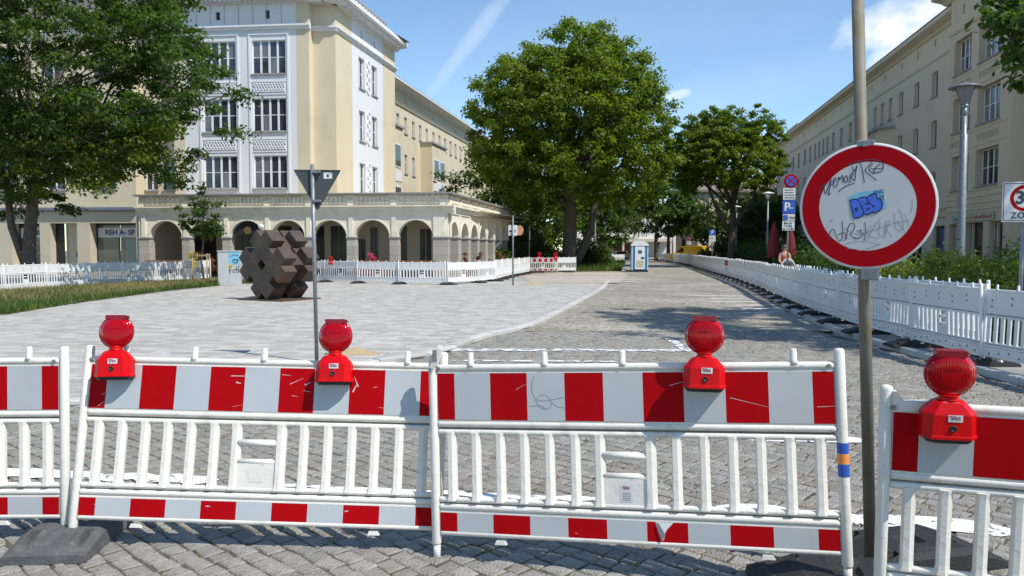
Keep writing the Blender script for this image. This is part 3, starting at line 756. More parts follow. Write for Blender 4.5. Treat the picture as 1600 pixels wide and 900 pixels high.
L_SPEC = [('2', .17, .905, .13, 'red warning lamp on the left end of the two-lamp barrier'),
          ('2', 1.425, .905, .02, 'red warning lamp right of the middle of the two-lamp barrier, below the give way sign'),
          ('3', 1.40, .905, .06, 'red warning lamp on the barrier with the torn lower stripe'),
          ('4', .19, .905, .10, 'largest red warning lamp, on the nearest barrier at the right edge')]
for i, (k, u, v, yw, lb) in enumerate(L_SPEC):
    M = world_on(k, u, v+.01, -.062, yw)
    if i == 0:
        lamp_root = thing('warning_lamp', lb, 'warning lamp', M=M, group=LG); lamp_parts(lamp_root)
    else: dup(lamp_root, M, lb, LG)

# rubber feet
def foot_mesh(m, L=.80, Wd=.40, H=.115, nx=44, ny=24, plate=True):
    xs = np.linspace(-L/2, L/2, nx); ys_ = np.linspace(-Wd/2, Wd/2, ny)
    V = []
    for x in xs:
        for y in ys_:
            e = min(1, (L/2-abs(x))/.22); z = .045+(H-.045)*e
            se = (Wd/2-abs(y))/.035; z *= min(1, .80+.2*se)
            ax = abs(x)
            if plate and .19 < ax < .36 and abs(y) < .105: z += .009            # embossed plate
            if plate and .205 < ax < .345 and abs(y) < .09: z -= .006
            if .19 < ax < .34 and .128 < abs(y) < .165: z -= .045*min(1, (.36-ax)/.12)  # handle slots
            if ax < .055 and abs(y) < .06: z -= .025
            if ax < .075 and .09 < abs(y) < .15: z += .006
            V.append((x, y, z))
    b = MB(); fs = []
    for i in range(nx-1):
        for j in range(ny-1): a = i*ny+j; fs.append((a, a+ny, a+ny+1, a+1))
    b.add(V, fs, m)
    rim = [i*ny for i in range(nx)]+[(nx-1)*ny+j for j in range(1, ny)]+[i*ny+ny-1 for i in range(nx-2, -1, -1)]+[j for j in range(ny-2, 0, -1)]
    o = len(b.v); n = len(rim)
    b.v += [(V[r][0]*1.012, V[r][1]*1.02, 0) for r in rim]
    for k in range(n): b.f.append((rim[k], o+k, o+(k+1) % n, rim[(k+1) % n])); b.m.append(0); b.sm.append(False)
    return b
FG = 'rubber feet of the barriers'
f1 = foot_mesh(RUB, .84, .43, .10, 60, 36).build('ballast_block', None, T(-2.50, 4.37, 0) @ RZ(R(95)))
tag(f1, 'dusty grey rubber foot with two handle slots under the joint of the two left barriers', 'barrier foot', FG)
fb = foot_mesh(RUBB, .86, .42, .12, 44, 24)
f2 = fb.build('ballast_block', None, T(1.60, 3.60, 0) @ RZ(R(-8)))
tag(f2, 'black rubber foot at the bottom edge, under the right end of the torn-film barrier', 'barrier foot', FG)
f3 = link('ballast_block', f2.data, None, T(2.1, 4.0, 0) @ RZ(R(14))); tag(f3, 'black rubber foot holding the post of the round sign', 'barrier foot', FG)

# ------------------------------------------------------------------ round no-vehicles sign
def disc_pt(zx, zy):
    return (((1200+zx/4)-1354)/108*.3, -((225+zy/4)-322)/98*.3)
DP = at(1354.5, 322.5, 3.68)
DM = T(*DP) @ RZ(math.atan2(-DP.x, DP.y))
rs = thing('no_vehicles_sign', 'large round red and white sign with scrawls and a blue sticker', 'road sign', (DP.x, 3.76, 0))
RM = rs.matrix_basis.inverted()
p0 = at(1360.5, 893, 3.78); p1 = at(1339, -60, 3.74)
b = MB(); b.tube([p0, p1], .0285, POLEM, 20); b.build('pole', rs, RM)
dm = RM @ DM
b = MB(); b.lathe([(.287, -.012), (.2985, -.012), (.3005, -.004), (.3005, .004), (.2985, .0085), (.289, .0085)], SIGNRIM, 96, 'y'); plate = b.build('plate', rs, dm)
def annulus(b, r0, r1, y, m, n=96):
    vs = [(r*math.cos(2*math.pi*k/n), y, r*math.sin(2*math.pi*k/n)) for r in (r0, r1) for k in range(n)]
    b.add(vs, [(k, (k+1) % n, n+(k+1) % n, n+k) for k in range(n)], m)
b = MB(); annulus(b, .211, .2885, -.0102, SIGNR); b.build('red_ring', plate)
b = MB(); b.lathe([(.212, 0), (.212, .0006)], SIGNW, 96, 'y', (0, -.0092, 0)); b.build('white_face', plate)
def zs(l): return [disc_pt(*p) for p in l]
b = MB(); Wk = .0042; y0 = -.0108
S1 = [[(308,305),(320,265),(345,232),(340,275),(352,312),(368,262),(388,200),(380,260),(368,318),(385,300)],
 [(388,250),(410,232),(420,205),(402,205),(398,240),(408,268),(428,250)],
 [(428,245),(434,190),(442,228),(458,180),(464,232)], [(482,195),(466,210),(474,240),(492,228),(490,200),(480,192)],
 [(504,240),(508,185),(524,172),(524,196),(508,206),(532,226)], [(520,140),(532,182),(552,120),(540,178),(538,225)],
 [(435,292),(450,278),(480,258),(534,242)],
 [(566,112),(580,150),(588,190),(597,240)], [(642,112),(610,150),(596,168),(640,205),(672,228)],
 [(490,128),(560,104),(640,98),(700,112),(716,148),(700,178),(655,186),(625,172),(630,140),(650,125)], [(655,188),(660,150),(690,132)], [(640,158),(700,158)]]
def scr(l, w_, m_):
    b_ = MB(); ribbon(b_, zs(l), w_, m_, y0); b_.build('scrawl', plate)
for s_ in S1: scr(s_, Wk, INK)
S2 = [[(378,590),(386,540),(408,522),(424,565),(446,612),(466,590),(468,540),(462,475)], [(440,560),(490,545),(482,600)],
 [(492,592),(498,520),(520,486),(545,498),(540,530),(512,560),(540,590),(570,585)], [(556,542),(592,532),(570,552),(606,556),(566,592),(545,580)],
 [(606,600),(612,540),(605,488)], [(656,500),(614,548),(640,575),(690,592)], [(700,490),(690,560),(715,585),(742,540),(738,500)],
 [(735,590),(728,500),(752,470),(760,500),(735,530),(775,580)], [(785,430),(790,520),(815,548),(845,530),(835,470),(815,410)], [(800,480),(860,560)], [(845,440),(880,520)]]
for s_ in S2[:5]: scr(s_, .0034, INK)
for s_ in S2[5:] + [[(478,640),(490,618),(560,604),(640,610),(700,628)], [(585,664),(630,650),(708,622)], [(890,350),(893,400),(885,430)], [(352,530),(370,515)], [(380,480),(405,462)], [(500,650),(560,655)],
                    [(620,600),(660,520),(700,470)], [(470,520),(560,570),(650,540),(760,500),(880,480)]]: scr(s_, .0024, INKG)
b = MB()
q = [disc_pt(*p) for p in ((500,328),(560,300),(712,285),(738,400),(700,415),(545,466),(520,450))]
b.add([(x, -.0112, z) for x, z in q], [tuple(range(len(q)))], CYAN)
b.add([(x, -.0109, z) for x, z in [disc_pt(*p) for p in ((698,300),(735,330),(730,400),(690,420))]], [(0,1,2,3)], SIGNRIM)
def glyph(pts, m, y, grow=0):
    c_ = (sum(p[0] for p in pts)/len(pts), sum(p[1] for p in pts)/len(pts))
    P = smoothpoly([(p[0], 0, p[1]) for p in pts+[pts[0]]], 2)
    vs = []
    for p in P[:-1]:
        d = Vector((p.x-c_[0], p.z-c_[1])); d = d*(1+grow/max(d.length, 1)); vs.append((c_[0]+d.x, c_[1]+d.y))
    b.add([(x, y, z) for x, z in [disc_pt(*v) for v in vs]], [tuple(range(len(vs)))], m)
DB = [[(508,352),(540,342),(575,360),(600,400),(598,440),(560,458),(532,456),(528,410)], [(556,345),(600,328),(618,345),(625,368),(655,385),(655,420),(620,440),(600,432),(590,390)],
      [(618,335),(655,310),(672,318),(678,342),(702,350),(712,380),(700,410),(665,430),(648,422),(650,400),(672,390),(640,375),(625,358)]]
for i, gl in enumerate(DB): glyph(gl, NAVY, -.0116-i*.0006, 7); glyph(gl, BLUES, -.0119-i*.0006, -1)
for l in ([(545,400),(556,395),(560,412),(550,420),(545,402)], [(610,372),(622,366),(625,378)], [(615,405),(628,398),(630,412)]): ribbon(b, zs(l), .005, NAVY, -.0136)
for l in ([(530,375),(550,382)], [(570,430),(585,415)], [(660,330),(665,345)], [(635,425),(648,405)]): ribbon(b, zs(l), .0022, CYAN, -.0138)
for k in range(26): x, z = random.uniform(690, 720), random.uniform(320, 350); ribbon(b, zs([(x, z), (x+random.uniform(-8, 8), z+random.uniform(-5, 5))]), .0018, INK, -.0136)
text_mesh(b, 'SNC', .022, T(disc_pt(688, 302)[0], -.0136, disc_pt(688, 302)[1]) @ RY(R(-12)), BLUE, .0008, 0)
b.build('sticker', plate)
for v, hh in ((.292, .03), (-.325, .045)):
    b = MB(); b.cbox(-.040, .040, -.014, .055, v-hh*.6, v+hh*.75, .004, GALV); b.box(-.012, .008, -.018, -.012, v-hh*.3, v+hh*.5, GALV)
    b.tube([(-.048, .0, v), (.05, .0, v)], .006, GALV, 8); b.build('clamp', rs, dm @ T(-.012 if v > 0 else .02, .005, 0))

# ------------------------------------------------------------------ give way sign seen from behind
gw = gp(495, 566, PZ); gw = Vector((gw.x, gw.y, 0))
r = thing('give_way_sign', 'back of a dark triangular give way sign on a grey post on the plaza', 'road sign', gw)
b = MB(); b.tube([(0, 0, PZ), (-.03, 0, 2.86)], .028, GALV, 14); b.build('pole', r)
tp = at(496, 266, gw.y+.05)
def rtri(s, rad, n=5):
    pts = []; cs = [(-s/2, 0, 150), (s/2, 0, 30), (0, -s*.866, 270)]
    for i, (cx, cz, a) in enumerate(cs):
        inn = Vector((0, -s*.289)) - Vector((cx, cz)); c0 = Vector((cx, cz)) + inn.normalized()*rad*2
        for k in range(n): t = R(a-60+120*k/(n-1)); pts.append((c0.x+rad*math.cos(t), c0.y+rad*math.sin(t)))
    order = pts[0:n][::1]; 
    c = Vector((0, -s*.289)); pts.sort(key=lambda p: math.atan2(p[1]-c.y, p[0]-c.x)); return pts
b = MB(); b.prism(rtri(.66, .018), -.004, .004, SIGNBK)
b.prism([(x*1.02, (z+.19)*1.02-.19) for x, z in rtri(.66, .018)], .004, .008, SIGNBK)
GM = T(tp.x-gw.x, .034, tp.z) @ RZ(R(4))
pl = b.build('plate', r, GM)
b = MB(); b.prism([(-.33, -.008), (.33, -.008), (.325, .004), (-.325, .004)], -.012, .004, SIGNBK); b.build('rim', pl)
b = MB(); b.box(.09, .21, -.0065, -.005, -.12, -.035, SIGNRIM); b.box(.135, .165, -.008, -.0065, -.10, -.06, INK); b.box(.175, .205, -.008, -.0065, -.06, -.04, CYAN); b.build('sticker', pl)
for v in (-.03, -.44):
    b = MB(); b.box(-.05, .05, -.07, -.006, v-.018, v+.018, GALV); b.tube([(.03, -.075, v), (.06, -.06, v)], .012, GALV, 8); b.build('clamp', r, GM)

# ------------------------------------------------------------------ rusted steel sculpture
sp = gp(436, 469, PZ)
r = thing('steel_sculpture', 'rust-brown sculpture of interlocking square steel beams on a flat plate', 'sculpture', (sp.x-.08, sp.y+.35, PZ))
w = .50; Lh = .93
SM = RZ(R(-33)) @ RY(R(45))
zmin = 9
for ax in range(3):
    for s1 in (-1, 1):
        for s2 in (-1, 1):
            c0 = [0, 0, 0]; c0[(ax+1) % 3] = s1*.385; c0[(ax+2) % 3] = s2*.385
            if ax != 1: c0[1] *= 1.22
            lo = [c-w/2 for c in c0]; hi = [c+w/2 for c in c0]
            sh = .0; ln = Lh if ax != 1 else .60; lo[ax] = -ln; hi[ax] = ln
            g_ = .002*(ax+1)
            for q_ in range(3):
                if q_ != ax: lo[q_] += g_; hi[q_] -= g_
            b = MB(); b.box(lo[0], hi[0], lo[1], hi[1], lo[2], hi[2], RUSTY); o = b.build('steel_beam', r, SM)
            zmin = min(zmin, min((SM @ Vector(v)).z for v in b.v))
for o in r.children: o.matrix_basis = T(0, 0, -zmin+.035) @ SM
b = MB(); b.box(-.98, .98, -.85, .85, 0, .04, RUSTY); b.build('base_plate', r, RZ(R(-28)))

# ------------------------------------------------------------------ white fence panels
def fence_proto():
    r = thing('plastic_fence', 'x', 'fence', (0, -50, 0)); barrier_parts(r, False, 8); return r
FP = fence_proto()
FP_M = {}
# joined copy for far panels, whose parts are too small to see
far = MB()
def gather(o, M):
    for ch in o.children:
        m2 = M @ ch.matrix_basis; me = ch.data
        far_off = len(far.v)
        for v in me.vertices: far.v.append(tuple(m2 @ v.co))
        for p in me.polygons:
            far.f.append(tuple(i+far_off for i in p.vertices)); far.m.append(far.mi(me.materials[p.material_index])); far.sm.append(p.use_smooth)
        gather(ch, m2)
gather(FP, Matrix.Identity(4))
far_me = far.build('tmp').data; bpy.data.objects.remove(bpy.data.objects['tmp'])
SMALLF = foot_mesh(RUBB, .78, .38, .11, 18, 12); small_foot = SMALLF.build('tmp2').data; bpy.data.objects.remove(bpy.data.objects['tmp2'])
used = [False]
def put_panel(p, q, z, label, group, scale=True):
    """panel whose posts stand at p and q"""
    d = Vector((q[0]-p[0], q[1]-p[1], 0)); L = d.length; a = math.atan2(d.y, d.x)
    if p[0] > 5.0: p, q = q, p; a = math.atan2(-d.y, -d.x)
    M = T(p[0], p[1], z) @ RZ(a) @ Matrix.Diagonal((L/2.06, 1, random.uniform(.985, 1.02), 1)) @ RX(random.uniform(-.04, .04)) @ RY(random.uniform(-.01, .01))
    if p[1] > 42:
        o = link('plastic_fence', far_me, None, M); tag(o, label, 'fence', group); return o
    if not used[0]:
        used[0] = True; FP.matrix_basis = M; FP['label'] = label; FP['group'] = group; return FP
    return dup(FP, M, label, group)
kids(FP)
def chain(pts, z, lab, group, feet=None, L=2.07, rev=False, footlab=None, footang=90, every=1, phase=0, skipfoot=()):
    tot = plen(pts); n = int(round(tot/L)); st = tot/n; prev = None
    for i in range(n+1):
        p, d = polyinterp(pts, min(i*st, tot-1e-4)); p = Vector((p.x+random.uniform(-.03, .03), p.y+random.uniform(-.03, .03), 0))
        if prev is not None: put_panel(prev, p, z, lab % ORD[i-1], group)
        if feet and i % every == phase and i not in skipfoot:
            o = link('ballast_block', small_foot, None, T(p.x, p.y, z) @ RZ(math.atan2(d.y, d.x)+R(footang)+random.uniform(-.15, .15)))
            tag(o, footlab % ORD[i], 'fence foot', feet)
        prev = p
# left run: along the verge, then behind the sculpture, then the corner towards the tree
chain([Vector(p) for p in ((-19.9, 22.5, 0), (-19.0, 28.3, 0), (-18.2, 32, 0), (-15.9, 40.6, 0))], PZ, 'white plastic fence panel along the grass verge, %s from the left edge', 'white fence panels along the verge', L=2.1)
chain([Vector(p) for p in ((-15.6, 41.0, 0), (-10.34, 39.0, 0), (-7.95, 37.1, 0), (-5.5, 36.0, 0), (-3.04, 35.4, 0))], PZ, 'white plastic fence panel before the arcade, %s from the cabinets', 'white fence panels before the arcade',
      'feet of the fence before the arcade', footlab='black rubber foot before the arcade, %s from the cabinets', L=2.2)
chain([Vector(p) for p in ((-2.95, 35.45, 0), (-1.0, 38.1, 0), (0, 46, 0), (1.2, 53.2, 0))], PZ, 'white plastic fence running back past the arcade, %s from the front corner', 'white fence panels running back past the arcade',
      'feet of the fence running back', footlab='black rubber foot beside the arcade end, %s from the front corner', L=2.2)
chain([Vector(p) for p in ((2.9, 54.9, 0), (4.6, 55.3, 0))], PZ, 'plain white fence panel right of the far striped panel (%s)', 'far fence panels by the big tree', L=2.0)
far2 = thing('striped_fence_panel', 'far white panel with red blocks on it, before the big tree', 'fence', (1.2, 54.6, PZ), R(3))
barrier_parts(far2, True, 6)
for x in (1.9, 4.0):
    o = link('ballast_block', small_foot, None, T(x, 54.6, PZ) @ RZ(R(4))); tag(o, 'black rubber foot under the %s panel before the big tree' % ('striped' if x < 3 else 'plain white'), 'fence foot', 'feet by the big tree')
for x, l in ((1.95, 'left of two red lamps on the far striped panel'), (3.1, 'right of two red lamps behind the far fence by the big tree')):
    dup(lamp_root, T(x, 54.75, .96) @ Matrix.Diagonal((1.6, 1.6, 1.45, 1)), l, 'far red warning lamps')
for px in (488, 519):
    p = at(px, 402, 37.6 if px < 500 else 38.2); dup(lamp_root, T(p.x, p.y-.3, .93) @ Matrix.Diagonal((1.15, 1.15, 1.1, 1)), 'red warning lamp on the fence before the arcade, %s' % ('just left of the give way post' if px < 500 else 'right of the give way post'), 'lamps on the arcade fence')
# far fences beyond the bed
chain([Vector(p) for p in ((5.6, 96, 0), (10, 97, 0), (14.2, 97.5, 0))], 0, 'distant white fence panel behind the big tree, %s from the left', 'distant white fence panels')
# right run, on the pavement
RF = [Vector(p) for p in ((6.75, 6.4, 0), (6.42, 9.65, 0), (6.42, 10.95, 0), (6.53, 12.55, 0), (6.72, 15.1, 0), (7.4, 18.9, 0), (8.4, 23.6, 0), (11.05, 36.4, 0), (14.6, 57.5, 0), (19.2, 86, 0), (21.6, 112, 0))]
RFs = smoothpoly(RF, 1)
chain(RFs, .075, 'white plastic fence of the long right-hand run, %s from the near end', 'white fence panels of the right-hand run',
      'rubber feet of the right-hand fence', footlab='black rubber foot of the right-hand fence, %s from the near end', L=2.0)
# doubled row of pegs behind the near right fence
chain([Vector(p) for p in ((7.05, 11.3, 0), (7.15, 15.0, 0), (7.9, 19.2, 0), (8.9, 24, 0))], .075, 'white fence of the second row behind the right-hand fence, %s from the near end', 'second row of white panels at right')
b = MB(); b.box(-.22, .22, -.006, .006, -.55, .5, FRW); b.box(-.18, .18, -.009, -.006, .05, .42, SIGNR); text_mesh(b, 'STOP', .11, T(0, -.0095, .24), SIGNRIM, .002, 0)
for k in range(5): b.box(-.15, .12, -.009, -.006, -.10-k*.08, -.07-k*.08, INKG)
o = b.build('notice_banner', None, at(1135, 414, 44.5).to_3d() and T(*at(1135, 416, 44.0)) @ RZ(R(-70)) @ Matrix.Scale(.8, 4))
tag(o, 'white notice with red block hanging on the right-hand fence', 'notice')


# ------------------------------------------------------------------ buildings
def wall(b, m, a0, a1, z0, z1, holes, depth=.22, y=0.0, reveal=None):
    """vertical wall in the local xz plane with rectangular openings and their reveals"""
    xs = sorted(set([a0, a1]+[h[0] for h in holes]+[h[1] for h in holes])); zs_ = sorted(set([z0, z1]+[h[2] for h in holes]+[h[3] for h in holes]))
    xs = [x for x in xs if a0 <= x <= a1]; zs_ = [z for z in zs_ if z0 <= z <= z1]
    for i in range(len(xs)-1):
        xm = (xs[i]+xs[i+1])/2; run = None
        for j in range(len(zs_)-1):
            zm = (zs_[j]+zs_[j+1])/2
            solid = not any(h[0] < xm < h[1] and h[2] < zm < h[3] for h in holes)
            if solid: run = (run[0], zs_[j+1]) if run else (zs_[j], zs_[j+1])
            if run and (not solid or j == len(zs_)-2):
                b.add([(xs[i], y, run[0]), (xs[i+1], y, run[0]), (xs[i+1], y, run[1]), (xs[i], y, run[1])], [(0, 1, 2, 3)], m); run = None
    r = reveal or m
    for x0, x1, q0, q1 in [h[:4] for h in holes]:
        b.add([(x0, y, q0), (x1, y, q0), (x1, y, q1), (x0, y, q1), (x0, y+depth, q0), (x1, y+depth, q0), (x1, y+depth, q1), (x0, y+depth, q1)],
              [(0, 4, 5, 1), (1, 5, 6, 2), (2, 6, 7, 3), (3, 7, 4, 0)], r)
def window(parent, M, x0, x1, z0, z1, n=4, trans=.5, depth=.2, sill=True, pieces=False, glass=GLS, open_=None, t=.045, name='window', surround=None, curt=0.0):
    """frame, with the panes as its sub-parts"""
    b = MB(); w_ = x1-x0; h_ = z1-z0; y = depth-.05; f = .055
    b.box(0, w_, y, y+.05, 0, f, FRW); b.box(0, w_, y, y+.05, h_-f, h_, FRW)
    b.box(0, f, y, y+.05, f, h_-f, FRW); b.box(w_-f, w_, y, y+.05, f, h_-f, FRW)
    for k in range(1, n): x = w_*k/n; b.box(x-t, x+t, y-.012, y+.05, f, h_-f, FRW)
    zt = h_*trans
    cells = []
    for k in range(n):
        xa = (f if k == 0 else w_*k/n+t); xb = (w_-f if k == n-1 else w_*(k+1)/n-t)
        if trans: b.box(xa, xb, y+.004, y+.046, zt-.02, zt+.02, FRW); cells += [(xa, xb, f, zt-.02), (xa, xb, zt+.02, h_-f)]
        else: cells.append((xa, xb, f, h_-f))
    if sill: b.box(-.06, w_+.06, -.09, y, -.085, -.0, LEDGE)
    MW = M @ T(x0, 0, z0)
    fo = b.build(name, parent, MW)
    if pieces:
        for c_ in cells:
            b = MB(); b.box(c_[0], c_[1], y+.02, y+.034, c_[2], c_[3], GLS2 if random.random() < curt else glass); b.build('pane', fo)
    else:
        b = MB()
        for c_ in cells: b.box(c_[0], c_[1], y+.02, y+.034, c_[2], c_[3], GLS2 if random.random() < curt else glass)
        b.build('panes', fo)
    return fo
def frame_of(origin, xdir):
    xd = Vector((*xdir, 0)).normalized(); yd = Vector((0, 0, 1)).cross(xd)
    return Matrix(((xd.x, yd.x, 0, origin[0]), (xd.y, yd.y, 0, origin[1]), (0, 0, 1, 0), (0, 0, 0, 1)))
def cornice(b, prof, x0, x1, m):
    """moulding: profile of (y, z) swept along x"""
    b.loft([[(x0, y, z) for y, z in prof], [(x1, y, z) for y, z in prof]], m)

# ---- left corner building: arcade, tower, two wings
BL = (-3.5, 42.0)
FX = (math.cos(R(6)), -math.sin(R(6))); SX = (math.sin(R(10.5)), math.cos(R(10.5)))
MF = frame_of(BL, FX)            # front frame: x to the right, y into the wall
MS = frame_of(BL, SX)            # side frame: x away, y to the left
def fpt(a, b_): return MF @ Vector((a, b_, 0))
# arcade
arc = thing('arcade', 'pale single-storey arcade with round arches and a relief parapet round the corner tower', 'arcade', (BL[0], BL[1], 0))
AI = arc.matrix_basis.inverted()
def arch_wall(parent, M, a0, a1, centres, half, spring, ztop, th, n=14):
    b = MB(); xs = [a0]
    edges = []
    for c_ in centres: edges += [(c_-half, c_+half)]
    cur = a0
    for (e0, e1) in edges+[(a1, a1)]:
        b.box(cur, e0, 0, th, spring, ztop, ARC); cur = e1
    for c_ in centres:
        for y in (0, th):
            for k in range(n):
                t0, t1 = math.pi*k/n, math.pi*(k+1)/n
                p = [(c_-half*math.cos(t0), y, spring+half*math.sin(t0)), (c_-half*math.cos(t1), y, spring+half*math.sin(t1)), (c_-half*math.cos(t1), y, ztop), (c_-half*math.cos(t0), y, ztop)]
                b.add(p if y == 0 else p[::-1], [(0, 1, 2, 3)], ARC)
        b.add([(c_-half*math.cos(math.pi*k/n), y, spring+half*math.sin(math.pi*k/n)) for k in range(n+1) for y in (0, th)],
              [(2*k, 2*k+1, 2*k+3, 2*k+2) for k in range(n)], ARC)
        # raised arch ring
        vs = []
        for k in range(n+1):
            t = math.pi*k/n
            for r_, y in ((half, -.03), (half+.10, -.03), (half+.10, 0), (half, 0)): vs.append((c_-r_*math.cos(t), y, spring+r_*math.sin(t)))
        fs = []
        for k in range(n):
            for q in range(4): fs.append((4*k+q, 4*k+(q+1) % 4, 4*k+4+(q+1) % 4, 4*k+4+q))
        b.add(vs, fs, ARC)
    b.build('arch_wall', parent, M)
    # piers in stone blocks with a cap, pilaster strips above
    piers = []; cur = a0
    for e0, e1 in edges+[(a1, a1)]: piers.append((cur, e0)); cur = e1
    for x0, x1 in piers:
        z = 0.0
        for k in range(5):
            b = MB(); b.cbox(0, x1-x0+.04, 0, th+.04, 0, .448, .012, STONE); b.build('stone_block', parent, M @ T(x0-.02, -.02, z)); z += .452
        b = MB(); b.cbox(x0-.07, x1+.07, -.07, th+.07, 2.262, 2.36, .02, LEDGE); b.build('pier_cap', parent, M)
        b = MB(); xm = (x0+x1)/2; b.box(xm-.12 if x1-x0 < .8 else x0+.02, xm+.12 if x1-x0 < .8 else x1-.15, -.07, -.0, 2.362, 3.62, ARC); b.build('pilaster', parent, M)
FC = [-16.25, -13.85, -11.42, -9.05, -6.65, -4.22, -1.80]
arch_wall(arc, AI @ MF, -17.85, 0, FC, .98, 2.30, 3.72, .5)
SC = [1.35, 3.78, 6.2, 8.62, 11.04, 13.46, 15.88]
arch_wall(arc, AI @ MS, .52, 17.6, SC, .90, 2.30, 3.72, .5)
for (M_, x0, x1) in ((AI @ MF, -17.95, .08), (AI @ MS, .0, 17.7)):
    b = MB(); sg = 0
    cornice(b, [(.4, 3.62), (-.06, 3.62), (-.06, 3.74), (-.16, 3.80), (-.16, 3.95), (-.30, 4.0), (-.30, 4.08), (.4, 4.12)], x0, x1+(.3 if M_ is not None and x1 < 1 else 0), ARC); b.build('cornice', arc, M_)
    b = MB(); b.box(x0+.1, x1-.1, -.0, .22, 4.11, 4.66, ARC); b.build('parapet_wall', arc, M_)
    b = MB(); cornice(b, [(.3, 4.66), (-.26, 4.66), (-.30, 4.70), (-.30, 4.76), (.3, 4.80)], x0-.05, x1+(.25 if x1 < 1 else 0), LEDGE); b.build('coping', arc, M_)
    b = MB(); cs = FC if x1 < 1 else SC
    eds = [x0]+[(p+q)/2 for p, q in zip(cs, cs[1:])]+[x1]
    for e in eds[1:-1]+[x0+.3, x1-.35]: b.box(e-.16, e+.16, -.10, 0, 4.10, 4.40, ARC)
    b.build('parapet_block', arc, M_)['kind'] = 'stuff'
    b = MB()
    for e0, e1 in zip(eds, eds[1:]):
        n = 8
        for k in range(n):
            x = e0+.25+(e1-e0-.5)*(k+.5)/n
            b.lathe([(.02, 0), (.10, .03), (.07, .055), (.02, .06)], ARC, 8, 'y', (x, 0, 4.40)); b.tube([(x, -.04, 4.16), (x, -.05, 4.26), (x, -.04, 4.34)], [.04, .10, .05], ARC, 6, sy=.5); b.tube([(x, -.03, 4.47), (x, -.05, 4.55), (x, -.03, 4.62)], [.05, .09, .04], ARC, 6, sy=.5)
    b.build('parapet_relief', arc, M_)['kind'] = 'stuff'
b = MB(); b.poly([tuple(MF @ Vector(p)) for p in ((-18.2, .3, 4.05), (-.3, .3, 4.05), (-.3+3.2, 17.4, 4.05), (-9, 17.4, 4.05), (-10, 5.5, 4.05), (-18.2, 5.5, 4.05))], CREAMF)
b.poly([tuple(MF @ Vector(p)) for p in ((-18.2, .3, 3.72), (-18.2, 5.0, 3.72), (-8, 5.0, 3.72), (-7.6, 17.4, 3.72), (2.7, 17.4, 3.72), (-.3, .3, 3.72))], CREAMF); b.build('roof_deck', arc, AI)
b = MB(); b.poly([tuple(MF @ Vector(p)) for p in ((-18.2, 0, .06), (0, 0, .06), (3.2, 17.6, .06), (-9, 17.6, .06), (-18.2, 6, .06))], PV); b.build('arcade_floor', arc, AI)
# shop front behind the arcade
SHF = MF @ T(0, 4.6, 0)
b = MB(); holes = [(-17.3, -15.6, .1, 2.5), (-14.9, -13.0, .1, 3.0), (-12.4, -10.7, .1, 3.1), (-10.2, -8.6, .1, 3.1), (-8.2, -7.2, .1, 3.1), (-6.7, -6.0, .9, 2.3), (-5.7, -5.2, .9, 3.0), (-4.4, -3.4, .5, 3.1), (-2.6, -1.9, .3, 2.9), (-2.9+1.15, -.62, .5, 2.8)]
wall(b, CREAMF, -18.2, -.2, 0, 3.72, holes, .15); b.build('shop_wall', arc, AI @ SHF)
for h in holes: b = MB(); b.box(h[0], h[1], .10, .14, h[2], h[3], DARKIN); b.box(h[0], h[1], .06, .10, h[2], h[2]+.06, WOODP if h[0] > -3 else BLK); b.box((h[0]+h[1])/2-.03, (h[0]+h[1])/2+.03, .05, .10, h[2]+.06, h[3], WOODP if h[0] > -3 else GROOVE); b.build('shop_window', arc, AI @ SHF)
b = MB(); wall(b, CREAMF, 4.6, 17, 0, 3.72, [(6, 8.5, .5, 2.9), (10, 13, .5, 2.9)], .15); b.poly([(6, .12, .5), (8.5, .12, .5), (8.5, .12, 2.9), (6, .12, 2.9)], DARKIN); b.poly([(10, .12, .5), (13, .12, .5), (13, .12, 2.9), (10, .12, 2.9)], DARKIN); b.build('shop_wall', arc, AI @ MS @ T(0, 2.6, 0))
b = MB(); b.box(-18.3, -17.4, .5, 4.6, 0, 3.7, CREAMF); b.build('end_wall', arc, AI @ MF)
# black awning with a scalloped edge in the third arch
aw = MB(); n = 20; c_ = FC[2]
vs = []
for k in range(n+1):
    t = math.pi*k/n; vs += [(c_-.97*math.cos(t), .25, 2.30+.97*math.sin(t)*1.0), (c_-.97*math.cos(t), .05, 2.28+abs(math.sin(t*3))*-.12+.30*math.sin(t))]
aw.add(vs, [(2*k, 2*k+1, 2*k+3, 2*k+2) for k in range(n)], BLK)
aw.lathe([(.22, 0), (.22, .01)], mat('gold_print', (.14, .10, .04), .5), 20, 'y', (c_, .04, 2.72))
tag(aw.build('awning', None, MF), 'black scalloped awning with a gold emblem filling one arch of the arcade', 'awning')
for a, l in ((-12.95, 'left'), (-10.45, 'right')):
    b = MB(); b.lathe([(.05, 0), (.13, .08), (.17, .18), (.17, .22), (.10, .30), (.02, .32)], FRW, 14, 'z', (a, -.35, 2.75)); b.tube([(a, .0, 2.6), (a, -.35, 2.68), (a, -.35, 2.76)], .02, GALV, 6)
    tag(b.build('wall_lamp', None, MF), 'white bowl lamp on the arcade pier %s of the black awning' % l, 'wall lamp', 'bowl lamps by the awning')
def bench(a, L, label, b_=-.9):
    r_ = thing('bench', label, 'bench', M=MF @ T(a, b_, 0), group='brown wooden tables along the arcade')
    b = MB(); b.box(0, L, 0, .65, .98, 1.05, WOOD); b.build('table_top', r_)
    for x in (.15, L-.2):
        b = MB(); b.box(x, x+.06, .05, .11, 0, .98, WOOD); b.box(x, x+.06, .54, .60, 0, .98, WOOD); b.build('leg', r_)
